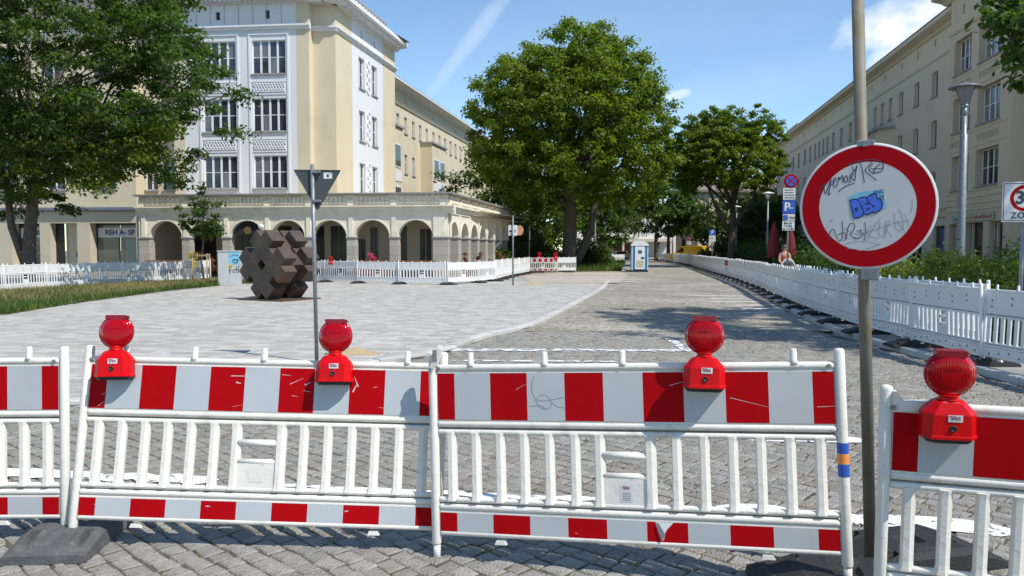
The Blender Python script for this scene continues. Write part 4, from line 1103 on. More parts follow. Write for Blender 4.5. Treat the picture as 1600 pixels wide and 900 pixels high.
bench(-17.0, 1.9, 'brown wooden table in front of the leftmost arch'); bench(-5.2, 1.9, 'brown wooden table before the arch left of the corner pair'); bench(-2.9, 2.3, 'brown wooden table before the last front arch at the corner')
# flower boxes
PINK = leafmat('flower_pink', (.45, .03, .08), (.65, .10, .16), .3); RUSTL = leafmat('leaf_rust', (.20, .06, .025), (.30, .12, .05), .3)

# ------------------------------------------------------------------ foliage
def leafcloud(name, centres, rads, per, size, m, parent=None, M=None, flat=.55, up=.5, seed=1, droop=0.0, mats=None, soft=1.22):
    rg = np.random.default_rng(seed)
    c_ = np.repeat(np.array(centres), per, axis=0); rr = np.repeat(np.array(rads), per)*soft*rg.uniform(.75, 1.15, len(c_))
    n = len(c_)
    d = rg.normal(0, 1, (n, 3)); d /= np.linalg.norm(d, axis=1)[:, None]
    rad = rg.uniform(0, 1, n)**.62
    off = d*rad[:, None]*rr[:, None]; off[:, 2] *= flat
    p = c_+off
    p[:, 2] -= droop*np.linalg.norm(off[:, :2], axis=1)**2/np.maximum(rr, .01)
    nrm = d*.8+rg.normal(0, .55, (n, 3)); nrm[:, 2] += up; nrm /= np.linalg.norm(nrm, axis=1)[:, None]
    t = np.cross(nrm, rg.normal(0, 1, (n, 3))); t /= np.linalg.norm(t, axis=1)[:, None]; s_ = np.cross(nrm, t)
    L = size*rg.uniform(.45, 1.35, n)[:, None]; Wd = L*rg.uniform(.42, .62, n)[:, None]
    bend = nrm*L*.18
    V = np.stack([p-t*L*.5, p+s_*Wd*.5+bend*.6, p+t*L*.5-bend, p-s_*Wd*.5+bend*.6], 1)
    return npmesh(name, V.reshape(-1, 3), np.arange(4*n).reshape(-1, 4), [m], parent, M)
def tree(name, label, base, H, crown_c, crown_r, nclump, per, leaf, m, trunk_r, group=None, seed=1, trunk_top=None, cr=.22, trunk2=None, low=-.55, bark=None, cat='tree', limbs=14, flat=.6, lump=.25, shape=None, roots=True):
    """base (x,y,z); crown centre and radii are relative to the base"""
    rd_ = random.Random(seed); bark = bark or BARK
    r_ = thing(name, label, cat, base, 0, group)
    cx, cy, cz = crown_c; rx, ry, rz = crown_r
    cen = []; rads = []
    k = 0
    ph = [rd_.uniform(0, 6.28) for _ in range(6)]
    while len(cen) < nclump:
        k += 1
        d = Vector((rd_.gauss(0, 1), rd_.gauss(0, 1), rd_.gauss(0, 1))).normalized()
        if d.z < low: continue
        az_ = math.atan2(d.y, d.x)
        lum = 1+lump*(.5*math.sin(3*az_+ph[0]+2*d.z)+.5*math.sin(5*d.z+ph[1]+az_)+.35*math.sin(7*az_+ph[2]-4*d.z))
        rad = (.35+.65*rd_.random()**.55)*lum
        s_ = shape(d.z*rad) if shape else 1
        p = Vector((cx+d.x*rx*rad*s_, cy+d.y*ry*rad*s_, cz+d.z*rz*rad))
        cen.append(p); rads.append(cr*(rx+rz)/2*rd_.uniform(.55, 1.15))
    leafcloud('crown', [tuple(p) for p in cen], rads, per, leaf, m, r_, None, flat, .5, seed)
    b = MB(); tt = Vector(trunk_top) if trunk_top else Vector((cx*.5, cy*.5, cz-rz*.35))
    pts = [Vector((0, 0, -.1)), Vector((0, 0, .25)), Vector((tt.x*.3+rd_.uniform(-.1, .1), tt.y*.3, tt.z*.4)), Vector((tt.x*.7, tt.y*.7, tt.z*.75)), tt, tt+Vector((rd_.uniform(-.5, .5), rd_.uniform(-.5, .5), rz*.9))]
    b.tube(pts, [trunk_r*1.35, trunk_r*1.05, trunk_r*.92, trunk_r*.8, trunk_r*.6, trunk_r*.12], bark, 12)
    b.build('trunk', r_)
    lb = MB()
    picks = rd_.sample(range(len(cen)), min(limbs, len(cen)))
    for i in picks:
        e = cen[i]; t = rd_.uniform(.75, 1.0); s0 = tt*t+Vector((0, 0, rd_.uniform(0, rz*.35)))
        mid = s0*.55+e*.45+Vector((rd_.uniform(-.06, .06)*rx, rd_.uniform(-.06, .06)*ry, rz*.06)); mid2 = s0*.25+e*.75+Vector((rd_.uniform(-.05, .05)*rx, rd_.uniform(-.05, .05)*ry, rz*.02))
        q = trunk_r*rd_.uniform(.28, .5); lb.tube([s0, mid, mid2, e], [q, q*.65, q*.4, q*.12], bark, 7)
        for _ in range(2):
            e2 = e+Vector((rd_.uniform(-.22, .22)*rx, rd_.uniform(-.22, .22)*ry, rd_.uniform(-.1, .15)*rz)); lb.tube([mid, (mid+e2)/2+Vector((0, 0, .03*rz)), e2], [q*.4, q*.25, q*.07], bark, 5)
    lb.build('limbs', r_)
    if trunk2:
        b = MB()
        for tr in trunk2: b.tube(tr[0], tr[1], bark, 10)
        b.build('side_trunk', r_)
    return r_
# ---- tower
RELM = mat('relief_white', (.66, .67, .69), .8, .05, 2)
PB = 3.85
twO = fpt(-13.5, PB)
tw = thing('tower_block', 'tall corner block with white window panels and yellow rendered edges behind the arcade', 'building', (twO.x, twO.y, 0))
TI = tw.matrix_basis.inverted(); MT = MF @ T(0, PB, 0); MT0 = MF @ T(0, 4.5, 0)
TCOR = fpt(-7.73, 4.5); MTS = frame_of((TCOR.x, TCOR.y), SX)
wins = [(x0, x1, z, z+2.0) for (x0, x1) in ((-15.9, -13.77), (-12.72, -10.62)) for z in (5.38, 8.82, 12.28)]
attic = [(-14.98, -14.7, 15.55, 16.05), (-11.85, -11.57, 15.55, 16.05)]
b = MB(); wall(b, WHITER, -17.1, -9.95, 3.9, 17.0, wins+attic, .24); b.build('white_panel', tw, TI @ MT)
b = MB(); wall(b, CREAM, -9.95, -9.15, 3.9, 17.0, [], .1)
b.add([(-9.15, 0, 3.9), (-9.15, .66, 3.9), (-9.15, .66, 17), (-9.15, 0, 17)], [(0, 1, 2, 3)], CREAM); b.build('yellow_edge', tw, TI @ MT)
b = MB(); wall(b, CREAM, -17.8, -17.1, 3.9, 17.0, [], .1); b.add([(-17.8, 0, 3.9), (-17.8, .66, 3.9), (-17.8, .66, 17), (-17.8, 0, 17)], [(0, 3, 2, 1)], CREAM)
b.build('yellow_edge', tw, TI @ MT)
b = MB(); wall(b, CREAM, -9.15, -7.73, 3.9, 17.0, [], .1); b.build('front_wall', tw, TI @ MT0)
for h in wins: window(tw, TI @ MT, *h, n=4, pieces=True, depth=.16, curt=.25, t=.062)
for h in attic: b = MB(); b.box(h[0], h[1], .16, .2, h[2], h[3], DARKIN); b.build('vent', tw, TI @ MT)
# window surrounds and interlaced relief panels
for (x0, x1) in ((-15.9, -13.77), (-12.72, -10.62)):
    b = MB()
    for xx in (x0-.22, x1+.10): b.box(xx, xx+.12, -.05, 0, 5.1, 14.6, RELM)
    b.box(x0-.22, x1+.22, -.06, 0, 14.6, 14.72, RELM); b.build('surround', tw, TI @ MT)
    for z in (7.62, 11.06):
        b = MB(); b.box(x0-.02, x1+.02, -.04, 0, z-.04, z+.03, RELM); b.box(x0-.02, x1+.02, -.04, 0, z+.72, z+.79, RELM)
        w_ = x1-x0; n = 40
        for ph in range(4):
            pts = [(x0+.04+(w_-.08)*k/n, -.035, z+.375+.26*math.sin(k/n*math.pi*5.5+ph*math.pi/2)) for k in range(n+1)]
            b.tube(pts, .032, RELM, 5)
        b.build('relief_panel', tw, TI @ MT)
b = MB()
for k in range(1, 8): x = -17.1+7.15*k/8; b.box(x-.012, x+.012, -.012, 0, 15.25, 16.55, LEDGE)
b.build('attic_joint', tw, TI @ MT)['kind'] = 'stuff'
# side of the tower
swin = [(s0, s1, z, z+2.0) for (s0, s1) in ((3.72, 4.75), (6.05, 7.1)) for z in (5.38, 8.82, 12.28)]
satt = [(4.1, 4.35, 15.55, 16.05), (6.5, 6.75, 15.55, 16.05)]
b = MB(); wall(b, WHITER, 2.6, 8.25, 3.9, 17.0, swin+satt, .24); b.build('white_panel', tw, TI @ MTS)
b = MB(); wall(b, CREAM, 0, 2.6, 3.9, 17.0, [], .1); b.build('yellow_edge', tw, TI @ MTS); b = MB(); wall(b, CREAM, 8.25, 10.86, 3.9, 17.0, [], .1); b.build('yellow_edge', tw, TI @ MTS)
for h in swin: window(tw, TI @ MTS, *h, n=2, pieces=True, depth=.22)
for h in satt: b = MB(); b.box(h[0], h[1], .16, .2, h[2], h[3], DARKIN); b.build('vent', tw, TI @ MTS)
for z0 in (5.2, 8.7, 12.1):
    b = MB(); n = 24
    for ph in range(2): b.tube([(5.4+.28*math.sin(k/n*math.pi*4+ph*math.pi), -.03, z0+2.3*k/n) for k in range(n+1)], .045, RELM, 5)
    b.build('relief_panel', tw, TI @ MTS)
b = MB(); b.box(-.0, 10.86, .05, 9, 3.9, 16.9, CREAM); 
b2_ = MB(); b2_.poly([(-17.8, .7, 17.05), (-7.73, .7, 17.05), (-7.73+2, 11, 17.05), (-17.8, 11, 17.05)], ROOFB); b2_.build('roof', tw, TI @ MT0)
b = MB(); b.add([(10.86, 0, 3.9), (10.86, 9, 3.9), (10.86, 9, 17), (10.86, 0, 17)], [(0, 1, 2, 3)], CREAM); b.build('back_wall', tw, TI @ MTS)
STR = [(.1, 14.86), (-.10, 14.90), (-.12, 15.02), (-.22, 15.06), (-.22, 15.16), (.1, 15.2)]
EAV = [(.2, 16.45), (-.12, 16.45), (-.2, 16.62), (-.75, 16.68), (-.85, 16.74), (-.85, 17.0), (.2, 17.12)]
for (M_, x0, x1) in ((MT, -17.9, -9.05), (MT0, -9.2, -7.6), (MTS, -.12, 10.95)):
    b = MB(); cornice(b, STR, x0, x1, RELM); b.build('string_course', tw, TI @ M_)
    ext = .85 if M_ is not MT0 else .6
    b = MB(); cornice(b, EAV, x0-(ext if M_ is MTS else .6 if M_ is MT else 0), x1+(.4 if M_ is MTS else .7 if M_ is MT else 0.5), RELM); b.build('eaves', tw, TI @ M_)
    b = MB(); n = int((x1-x0)/.30)
    for k in range(n): x = x0+.1+k*.30; b.box(x, x+.15, -.62, -.2, 16.50, 16.64, RELM)
    b.build('dentils', tw, TI @ M_)['kind'] = 'stuff'
# parapet with pierced pattern above the eaves
for (M_, x0, x1) in ((MT0, -17, -8.2), (MTS, .6, 10.4)):
    b = MB(); b.box(x0, x1, .45, .6, 17.05, 17.30, WHITER); b.box(x0, x1, .42, .63, 18.15, 18.33, LEDGE); b.box(x0, x1, .52, .58, 17.3, 18.15, WHITER)
    n = int((x1-x0)/.55)
    for k in range(n):
        x = x0+(x1-x0)*(k+.5)/n; b.tube([(x-.24, .46, 17.32), (x+.24, .46, 18.14)], .035, RELM, 5); b.tube([(x+.24, .46, 17.32), (x-.24, .46, 18.14)], .035, RELM, 5)
    b.build('roof_parapet', tw, TI @ M_)
# ---- wing seen along the street
wg0 = MTS @ Vector((7.0, 2.5, 0)); MWG = frame_of((wg0.x, wg0.y), SX)
wg = thing('long_wing', 'long yellow wing with rows of narrow windows running away behind the corner block', 'building', (wg0.x, wg0.y, 0)); WI = wg.matrix_basis.inverted()
cols = [12.3, 13.9, 16.2, 18.4, 20.5, 22.7, 24.8, 26.9]+[29.2+2.15*k for k in range(30)]
sx = 7.0   # offset of this frame's origin from the tower frame
cols = [c_-sx+.0 for c_ in cols]
holes = []
ORI = [(5.0, 9.6), (18.2, 23.0), (45, 50)]
for c_ in cols:
    for z, hh in ((4.9, 1.65), (8.35, 1.65), (11.85, 1.4)):
        if z < 11 and any(o0-.3 < c_+.4 < o1+.3 for o0, o1 in ORI): continue
        holes.append((c_, c_+.8, z, z+hh))
av = [(c_+.25, c_+.5, 14.45, 14.85) for c_ in cols[::2]]
b = MB(); wall(b, CREAM, 0, 95, 0, 15.6, holes+av, .2); b.build('wall', wg, WI @ MWG)
b = MB()
for h in av: b.box(h[0], h[1], .12, .15, h[2], h[3], DARKIN)
b.build('vents', wg, WI @ MWG)['kind'] = 'stuff'
proto = {}
def win_copy(parent, M, x0, x1, z0, z1, key, **kw):
    if key not in proto:
        proto[key] = window(parent, M, x0, x1, z0, z1, **kw); return
    p = proto[key]; o = p.copy(); C.objects.link(o); o.parent = parent; o.matrix_basis = M @ T(x0, 0, z0)
    for ch in list(p.children): c = ch.copy(); C.objects.link(c); c.parent = o
for h in holes: win_copy(wg, WI @ MWG, *h, key=('w', round(h[3]-h[2], 2)), n=2, depth=.18, trans=.6)
for i, (o0, o1) in enumerate(ORI):
    b = MB(); b.box(o0, o1, -1.15, 0, 4.2, 11.55, CREAM); b.box(o0-.12, o1+.12, -1.3, 0, 11.55, 11.72, LEDGE); ob = b.build('oriel', wg, WI @ MWG)
    for z in (8.3, 4.9):
        b = MB()
        for xa in (o0+.5, (o0+o1)/2+.15): 
            xb = xa+(o1-o0)/2-.75; b.box(xa, xb, -1.20, -1.14, z, z+1.9, FRW)
            for k in range(3): b.box(xa+.08+k*(xb-xa-.1)/3, xa+(k+1)*(xb-xa-.1)/3, -1.215, -1.20, z+.1, z+1.8, GLS)
        b.build('oriel_window', ob)
    b = MB(); b.box(o0+.3, o1-.3, -1.20, -1.15, 7.2, 8.05, RELM); b.build('relief_panel', ob)
b = MB(); cornice(b, [(.1, 13.95), (-.10, 13.98), (-.16, 14.1), (.1, 14.15)], 0, 95, CREAM); b.build('string_course', wg, WI @ MWG)
b = MB(); cornice(b, [(.2, 15.25), (-.1, 15.25), (-.2, 15.4), (-.9, 15.5), (-.98, 15.55), (-.98, 15.72), (.2, 15.8)], 0, 95, RELM); b.build('eaves', wg, WI @ MWG)
b = MB(); cornice(b, [(-1.0, 15.72), (-.9, 15.78), (1.1, 16.6), (1.3, 16.6), (1.3, 15.7)], 0, 95, ROOFB); b.build('roof', wg, WI @ MWG)
# ---- front wing at the left with shops
lw0 = fpt(-20.2, 3.6); lw = thing('shop_wing', 'yellow street wing with shops behind the big tree at the left edge', 'building', (lw0.x, lw0.y, 0)); LI = lw.matrix_basis.inverted(); MLW = MF @ T(0, 3.6, 0)
gh = [(-23.35, -20.28, .35, 3.3), (-26.0, -24.2, .1, 3.3), (-28.6, -26.7, .35, 3.3), (-32.7, -29.6, .35, 3.3), (-36, -33.4, .35, 3.3), (-39.6, -36.8, .35, 3.3)]
uh = [(x, x+1.35, z, z+1.9) for x in [-22.9-3.35*k for k in range(6)]+[-24.5-3.35*k+.0 for k in range(0)] for z in (5.38, 8.82, 12.28)]
b = MB(); wall(b, CREAM, -42, -20.2, 4.3, 16.9, uh, .24); b.build('wall', lw, LI @ MLW)
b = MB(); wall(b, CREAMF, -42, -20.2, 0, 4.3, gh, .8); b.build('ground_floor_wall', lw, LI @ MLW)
b = MB(); b.add([(-20.2, 0, 0), (-20.2, 1.0, 0), (-20.2, 1.0, 16.9), (-20.2, 0, 16.9)], [(0, 1, 2, 3)], CREAM); b.build('side_wall', lw, LI @ MLW)
for i, h in enumerate(uh): win_copy(lw, LI @ MLW, *h, key='lw', n=2, depth=.22, trans=.55)
b = MB(); cornice(b, [(.1, 4.0), (-.12, 4.02), (-.3, 4.10), (-.32, 4.26), (.1, 4.32)], -42, -20.1, SHEET); b.build('cornice', lw, LI @ MLW)
b = MB(); cornice(b, STR, -42, -20.1, RELM); b.build('string_course', lw, LI @ MLW)
b = MB(); cornice(b, EAV, -42, -19.6, RELM); b.build('eaves', lw, LI @ MLW)
b = MB(); cornice(b, [(-.86, 17.0), (-.8, 17.08), (6, 19.6), (6, 17)], -42, -17.6, ROOFT); b.build('roof', lw, LI @ MLW)
for i, h in enumerate(gh):
    b = MB(); y = .7
    if i == 1:
        b.box(h[0], h[0]+.55, .5, .6, h[2], h[3], BLK); b.box(h[1]-.35, h[1], .5, .6, h[2], h[3], BLK); b.box(h[0]+.55, h[1]-.35, .72, .78, h[2], h[3], CREAM); b.build('door', lw, LI @ MLW)
        b = MB(); b.box(h[1]-.42, h[1]-.36, .42, .5, 1.2, 1.5, GALV); b.build('door_handle', lw, LI @ MLW); continue
    b.box(h[0], h[1], y-.05, y, h[2], h[2]+.08, BLK); b.box(h[0], h[1], y-.05, y, h[3]-.12, h[3], BLK)
    for x in (h[0], (h[0]+h[1])/2-.04, h[1]-.08): b.box(x, x+.08, y-.05, y, h[2]+.08, h[3]-.12, BLK)
    fr = b.build('shop_window', lw, LI @ MLW)
    for k in range(2):
        xa = h[0]+.08+k*(h[1]-h[0])/2; xb = xa+(h[1]-h[0])/2-.12
        b = MB(); b.box(xa, xb, y-.03, y-.02, h[2]+.08, h[3]-.12, SHOPG if i < 3 else DARKIN); b.build('pane', fr)
    if i in (0, 2):
        b = MB(); b.box(h[0]+.12, h[1]-.1, y-.056, y-.052, 2.42, 3.02, SIGNRIM)
        text_mesh(b, 'REH A- SP' if i == 0 else 'CHNER', .46 if i == 0 else .46, T((h[0]+h[1])/2+(.05 if i == 0 else .1), y-.060, 2.72), NAVY, .014, 0, 1.0)
        if i == 0: b.box(h[0]+1.95, h[1]-.12, y-.045, y-.04, .45, 2.3, SHOPL)
        else: ribbon(b, [(-27.4+.35*math.cos(a), 1.75+.35*math.sin(a)) for a in [k*.524 for k in range(13)]], .03, FILMW, y-.06)
        b.build('shop_sign', lw, LI @ MLW)
# recessed bay between wing and tower, above the arcade
rb0 = fpt(-19, 4.5); rb = thing('recessed_bay', 'shaded yellow bay with paired white windows between shop wing and tower', 'building', (rb0.x, rb0.y, 0)); RI = rb.matrix_basis.inverted()
rh = [(x, x+1.0, z, z+1.9) for x in (-19.9, -18.95) for z in (5.38, 8.82, 12.28)]
rh = [(-20.15, -19.3, z, z+1.9) for z in (5.38, 8.82, 12.28)]+[(-18.95, -18.1, z, z+1.9) for z in (5.38, 8.82, 12.28)]
b = MB(); wall(b, CREAM, -20.3, -17.7, 3.7, 16.9, rh, .22); b.build('wall', rb, RI @ MT0)
for h in rh: win_copy(rb, RI @ MT0, *h, key='rb', n=2, depth=.2, trans=.55)
b = MB(); cornice(b, STR, -20.3, -17.7, RELM); b.build('string_course', rb, RI @ MT0)
b = MB(); cornice(b, EAV, -20.3, -17.7, RELM); b.build('eaves', rb, RI @ MT0)

# ---- right building
MR = frame_of((37.47, 108.0), (-math.sin(R(9.34)), -math.cos(R(9.34))))
rbd = thing('street_block', 'long beige five-storey block with narrow windows on the shaded side of the street', 'building', (37.47, 108.0, 0)); BI = rbd.matrix_basis.inverted()
def Aof(Y): return (108.0-Y)/math.cos(R(9.34))
holes = []
singles = [48.6, 51.9, 55.3, 58.6, 69.4, 72.4, 75.6, 78.7, 92, 95.5, 99, 103]; trios = [61, 63.0, 64.9, 81.1, 82.9, 84.8, 86.7, 89.2]
for Yw in singles+trios:
    a = Aof(Yw); w2 = .52 if Yw in singles else .42
    for z, hh in ((5.1, 1.75), (8.5, 1.75), (11.85, 1.65)):
        if Yw in trios[:3] and z < 11: continue
        holes.append((a-w2, a+w2, z, z+hh))
av = [(Aof(Yw)-.13, Aof(Yw)+.13, 15.15, 15.65) for Yw in [48.5, 52, 55.2, 58.5, 62.5, 66, 69.6, 72.6, 75.8, 79, 82.5, 86, 89.5, 93, 96.5, 100, 104]]
shops = [(Aof(Y_)-1.5, Aof(Y_)+1.5, .3, 3.2) for Y_ in (50, 55, 60, 66, 72, 78, 85, 92)]
AP0 = Aof(46.9); AP1 = Aof(38.9)
b = MB(); wall(b, RBW, -2, AP0, 0, 16.3, holes+av+shops, .24); wall(b, RBW, AP1, AP1+16, 0, 16.3, [(AP1+2, AP1+3, 5, 7), (AP1+5, AP1+6, 5, 7)], .2)
b.add([(-2, 0, 0), (-2, 14, 0), (-2, 14, 16.3), (-2, 0, 16.3)], [(0, 3, 2, 1)], RBW); b.build('wall', rbd, BI @ MR)
b = MB()
for h in av: b.box(h[0], h[1], .14, .18, h[2], h[3], DARKIN)
b.build('vents', rbd, BI @ MR)['kind'] = 'stuff'
for h in holes: win_copy(rbd, BI @ MR, *h, key=('r', round(h[1]-h[0], 2), round(h[3]-h[2], 2)), n=2, depth=.28, trans=0)
for h in holes:
    pass
for h in shops:
    b = MB(); b.box(h[0], h[1], .2, .24, h[2], h[3], DARKIN); b.box((h[0]+h[1])/2-.05, (h[0]+h[1])/2+.05, .14, .2, h[2], h[3], RBW2); b.build('shop_window', rbd, BI @ MR)
b = MB(); cornice(b, [(.1, 14.2), (-.06, 14.22), (-.12, 14.38), (.1, 14.42)], -2, AP0, RBW); b.build('string_course', rbd, BI @ MR)
b = MB(); cornice(b, [(.1, 3.7), (-.06, 3.72), (-.10, 3.8), (.1, 3.82)], -2, AP0, RBW2); cornice(b, [(.1, 4.2), (-.10, 4.22), (-.16, 4.34), (.1, 4.38)], -2, AP0, RBW2); b.build('ground_cornice', rbd, BI @ MR)
b = MB(); cornice(b, [(.2, 15.9), (-.1, 15.9), (-.25, 16.05), (-.75, 16.2), (-.82, 16.25), (-.82, 16.5), (.2, 16.6)], -2.5, AP0, RBW); b.build('eaves', rbd, BI @ MR)
b = MB(); cornice(b, [(-.86, 16.46), (-.86, 16.54), (.9, 17.45), (1.4, 17.5), (1.4, 16.4)], -2.5, AP0+.1, ROOFB); b.build('roof', rbd, BI @ MR)
b = MB(); b.box(-1.5, 6, 1.0, 3, 17.3, 18.3, RBW2); b.build('roof_box', rbd, BI @ MR)
# small oriel
a = Aof(63); b = MB(); cs_ = [(a-3.3, 0), (a-2.4, -1.0), (a+2.4, -1.0), (a+3.3, 0)]
b.loft([[(x, y, z) for x, y in cs_] for z in (4.4, 11.0)], RBW2); b.loft([[(x+(.15 if x > a else -.15), y-.15 if y < 0 else y, z) for x, y in cs_] for z in (11.0, 11.2)], LEDGE)
ob = b.build('oriel', rbd, BI @ MR)
for z in (5.1, 8.5):
    b = MB()
    for xa in (a-2.0, a-.5, a+1.0): b.box(xa, xa+1.0, -1.03, -.98, z, z+1.8, FRW); b.box(xa+.08, xa+.92, -1.045, -1.03, z+.1, z+1.7, GLS)
    b.build('oriel_window', ob)
# projecting front part with wide windows
MRP = MR @ T(0, -.95, 0)
wx = [(AP0+.65, AP0+3.05), (AP0+4.0, AP0+6.75)]
ph_ = [(x0, x1, z, z+2.0) for x0, x1 in wx for z in (5.15, 8.55, 11.95)]
ga = [(AP0+.5, AP0+1.9, 0.1, 3.15), (AP0+2.8, AP0+5.2, .1, 3.15), (AP0+5.9, AP0+7.5, .1, 3.15)]
pj = thing('projecting_front', 'projecting beige front with wide white-framed windows and scroll reliefs at the right edge', 'building', tuple(MRP @ Vector(((AP0+AP1)/2, 0, 0)))); PI_ = pj.matrix_basis.inverted()
b = MB(); wall(b, RBW2, AP0, AP1, 0, 16.8, ph_+ga+[(AP0+1.7, AP0+1.95, 15.3, 15.85), (AP0+5.5, AP0+5.75, 15.3, 15.85)], .42)
for x, q in ((AP0, 0), (AP1, 1)): b.add([(x, 0, 0), (x, .95, 0), (x, .95, 16.8), (x, 0, 16.8)], [(0, 1, 2, 3) if q else (0, 3, 2, 1)], RBW2)
b.build('wall', pj, PI_ @ MRP)
for h in ph_: window(pj, PI_ @ MRP, *h, n=4, trans=.5, depth=.42, pieces=True, t=.05, curt=.3)
for x in (AP0+1.7, AP0+5.5): b = MB(); b.box(x, x+.25, .14, .18, 15.3, 15.85, DARKIN); b.build('vent', pj, PI_ @ MRP)
for h in ga: b = MB(); b.box(h[0], h[1], .36, .40, h[2], h[3], DARKIN); b.box(h[0]+.35, h[0]+.5, .25, .36, h[2], h[3], RBW2); b.build('shop_window', pj, PI_ @ MRP)
for z in (7.5, 10.9):
    b = MB(); b.box(AP0+.4, AP1-.4, -.03, 0, z-.12, z-.06, RBW2); b.box(AP0+.4, AP1-.4, -.03, 0, z+.78, z+.84, RBW2)
    for x0 in (AP0+1.0, AP0+4.6):
        for k in range(9):
            x = x0+.2*k; b.tube([(x+.14*math.cos(t), -.02, z+.36+.16*math.sin(t)) for t in [q*.78 for q in range(9)]], .022, RBW2, 4)
        for x in (x0-.35, x0+1.95): b.tube([(x+.09*math.cos(t), -.02, z+.36+.2*math.sin(t)) for t in [q*.78 for q in range(9)]], .03, RBW2, 4)
    b.build('relief_panel', pj, PI_ @ MRP)
b = MB()
for z in (4.9, 4.55, 4.2, 3.85): cornice(b, [(.05, z), (-.05, z+.02), (-.05, z+.07), (.05, z+.09)], AP0, AP1, RBW2)
cornice(b, [(.1, 14.4), (-.08, 14.42), (-.14, 14.6), (.1, 14.65)], AP0, AP1, RBW2); b.build('string_course', pj, PI_ @ MRP)
b = MB(); cornice(b, [(.2, 16.5), (-.1, 16.5), (-.3, 16.65), (-.85, 16.8), (-.9, 16.85), (-.9, 17.1), (.4, 17.2)], AP0-.8, AP1+.8, RBW); b.build('eaves', pj, PI_ @ MRP)
b = MB(); cornice(b, [(-.94, 17.06), (-.94, 17.14), (1.5, 18.3), (1.5, 17)], AP0-.8, AP1+.8, ROOFB); b.build('roof', pj, PI_ @ MRP)
GRN = mat('print_green', (.10, .22, .18), .6); GLD = mat('print_gold', (.50, .38, .05), .5); BRK = mat('print_red', (.35, .12, .08), .6)
b = MB(); b.box(AP0+1.2, AP0+6.6, -.10, -.05, 3.22, 3.70, CREAMF)
x = AP0+1.5
while x < AP0+3.5: w2 = random.uniform(.05, .12); b.box(x, x+w2, -.108, -.10, 3.36, 3.36+random.choice((.12, .12, .2)), GRN); x += w2+.035
b.lathe([(.17, 0), (.17, .01)], GLD, 10, 'y', (AP0+3.85, -.105, 3.46)); x = AP0+4.2
while x < AP0+6.4: w2 = random.uniform(.05, .12); b.box(x, x+w2, -.108, -.10, 3.36, 3.36+random.choice((.12, .12, .2)), BRK); x += w2+.035
b.build('shop_sign', pj, PI_ @ MRP)
# shop window colours (posters) near the trees
b = MB(); c_ = Aof(49.6); b.box(c_-1.0, c_+.9, .17, .19, .6, 3.0, BLUE); b.lathe([(.55, 0), (.55, .02)], SIGNR, 16, 'y', (c_+.1, .17, 1.3)); b.lathe([(.35, 0), (.35, .02)], GRN, 12, 'y', (c_+.3, .165, 2.2)); b.build('poster', rbd, BI @ MR)

# ---- far buildings
def block(name, label, o, ang, L, D, H, m, rows, cols_, roofm, wn=(1.0, 1.6), roofh=2.2):
    M = frame_of(o, (math.cos(ang), math.sin(ang))); r_ = thing(name, label, 'building', (o[0], o[1], 0)); I = r_.matrix_basis.inverted()
    hs_ = [(L*(k+.5)/cols_-wn[0]/2, L*(k+.5)/cols_+wn[0]/2, z, z+wn[1]) for k in range(cols_) for z in rows]
    b = MB(); wall(b, m, 0, L, 0, H, hs_, .2); b.add([(0, 0, 0), (0, D, 0), (0, D, H), (0, 0, H)], [(0, 3, 2, 1)], m); b.add([(L, 0, 0), (L, D, 0), (L, D, H), (L, 0, H)], [(0, 1, 2, 3)], m); b.build('wall', r_, I @ M)
    for h in hs_: win_copy(r_, I @ M, *h, key=name, n=2, depth=.15, trans=.6)
    b = MB(); b.loft([[(-.5, -.5, H), (L+.5, -.5, H), (L+.5, D+.5, H), (-.5, D+.5, H)], [(-.5, -.5, H+.35), (L+.5, -.5, H+.35), (L+.5, D+.5, H+.35), (-.5, D+.5, H+.35)], [(1, 2.5, H+roofh), (L-1, 2.5, H+roofh), (L-1, D-2.5, H+roofh), (1, D-2.5, H+roofh)]], roofm); b.build('roof', r_, I @ M)
    return r_, I @ M
block('far_street_block', 'distant beige block behind the right-hand trees, past the long street block', (28.5, 118), R(4), 22, 12, 10.4, RBW, (1.5, 4.8, 7.8), 9, ROOFB)
block('orange_block', 'distant warm orange block lit by the sun between tree and street block', (39.5, 121), R(-6), 12, 12, 10.2, mat('render_orange', (.62, .40, .22), .85, .05), (1.2, 4.6, 7.9), 5, ROOFB)
fb_, fi = block('far_porch_building', 'distant pale building with a dark glazed porch at the end of the street', (14, 165), R(3), 22, 14, 9.5, mat('render_far_white', (.62, .60, .55), .85, .05), (5.4,), 8, ROOFB)
b = MB(); b.box(2, 20, -3.5, .1, 3.3, 3.9, CREAMF)
for k in range(6): x = 2.3+k*3.4; b.box(x, x+.4, -3.4, -3.0, 0, 3.3, CREAMF)
b.build('porch', fb_, fi)
b = MB(); b.box(8, 15, -.1, .0, .1, 3.0, mat('porch_wood', (.12, .05, .03), .5)); b.build('porch_door', fb_, fi)
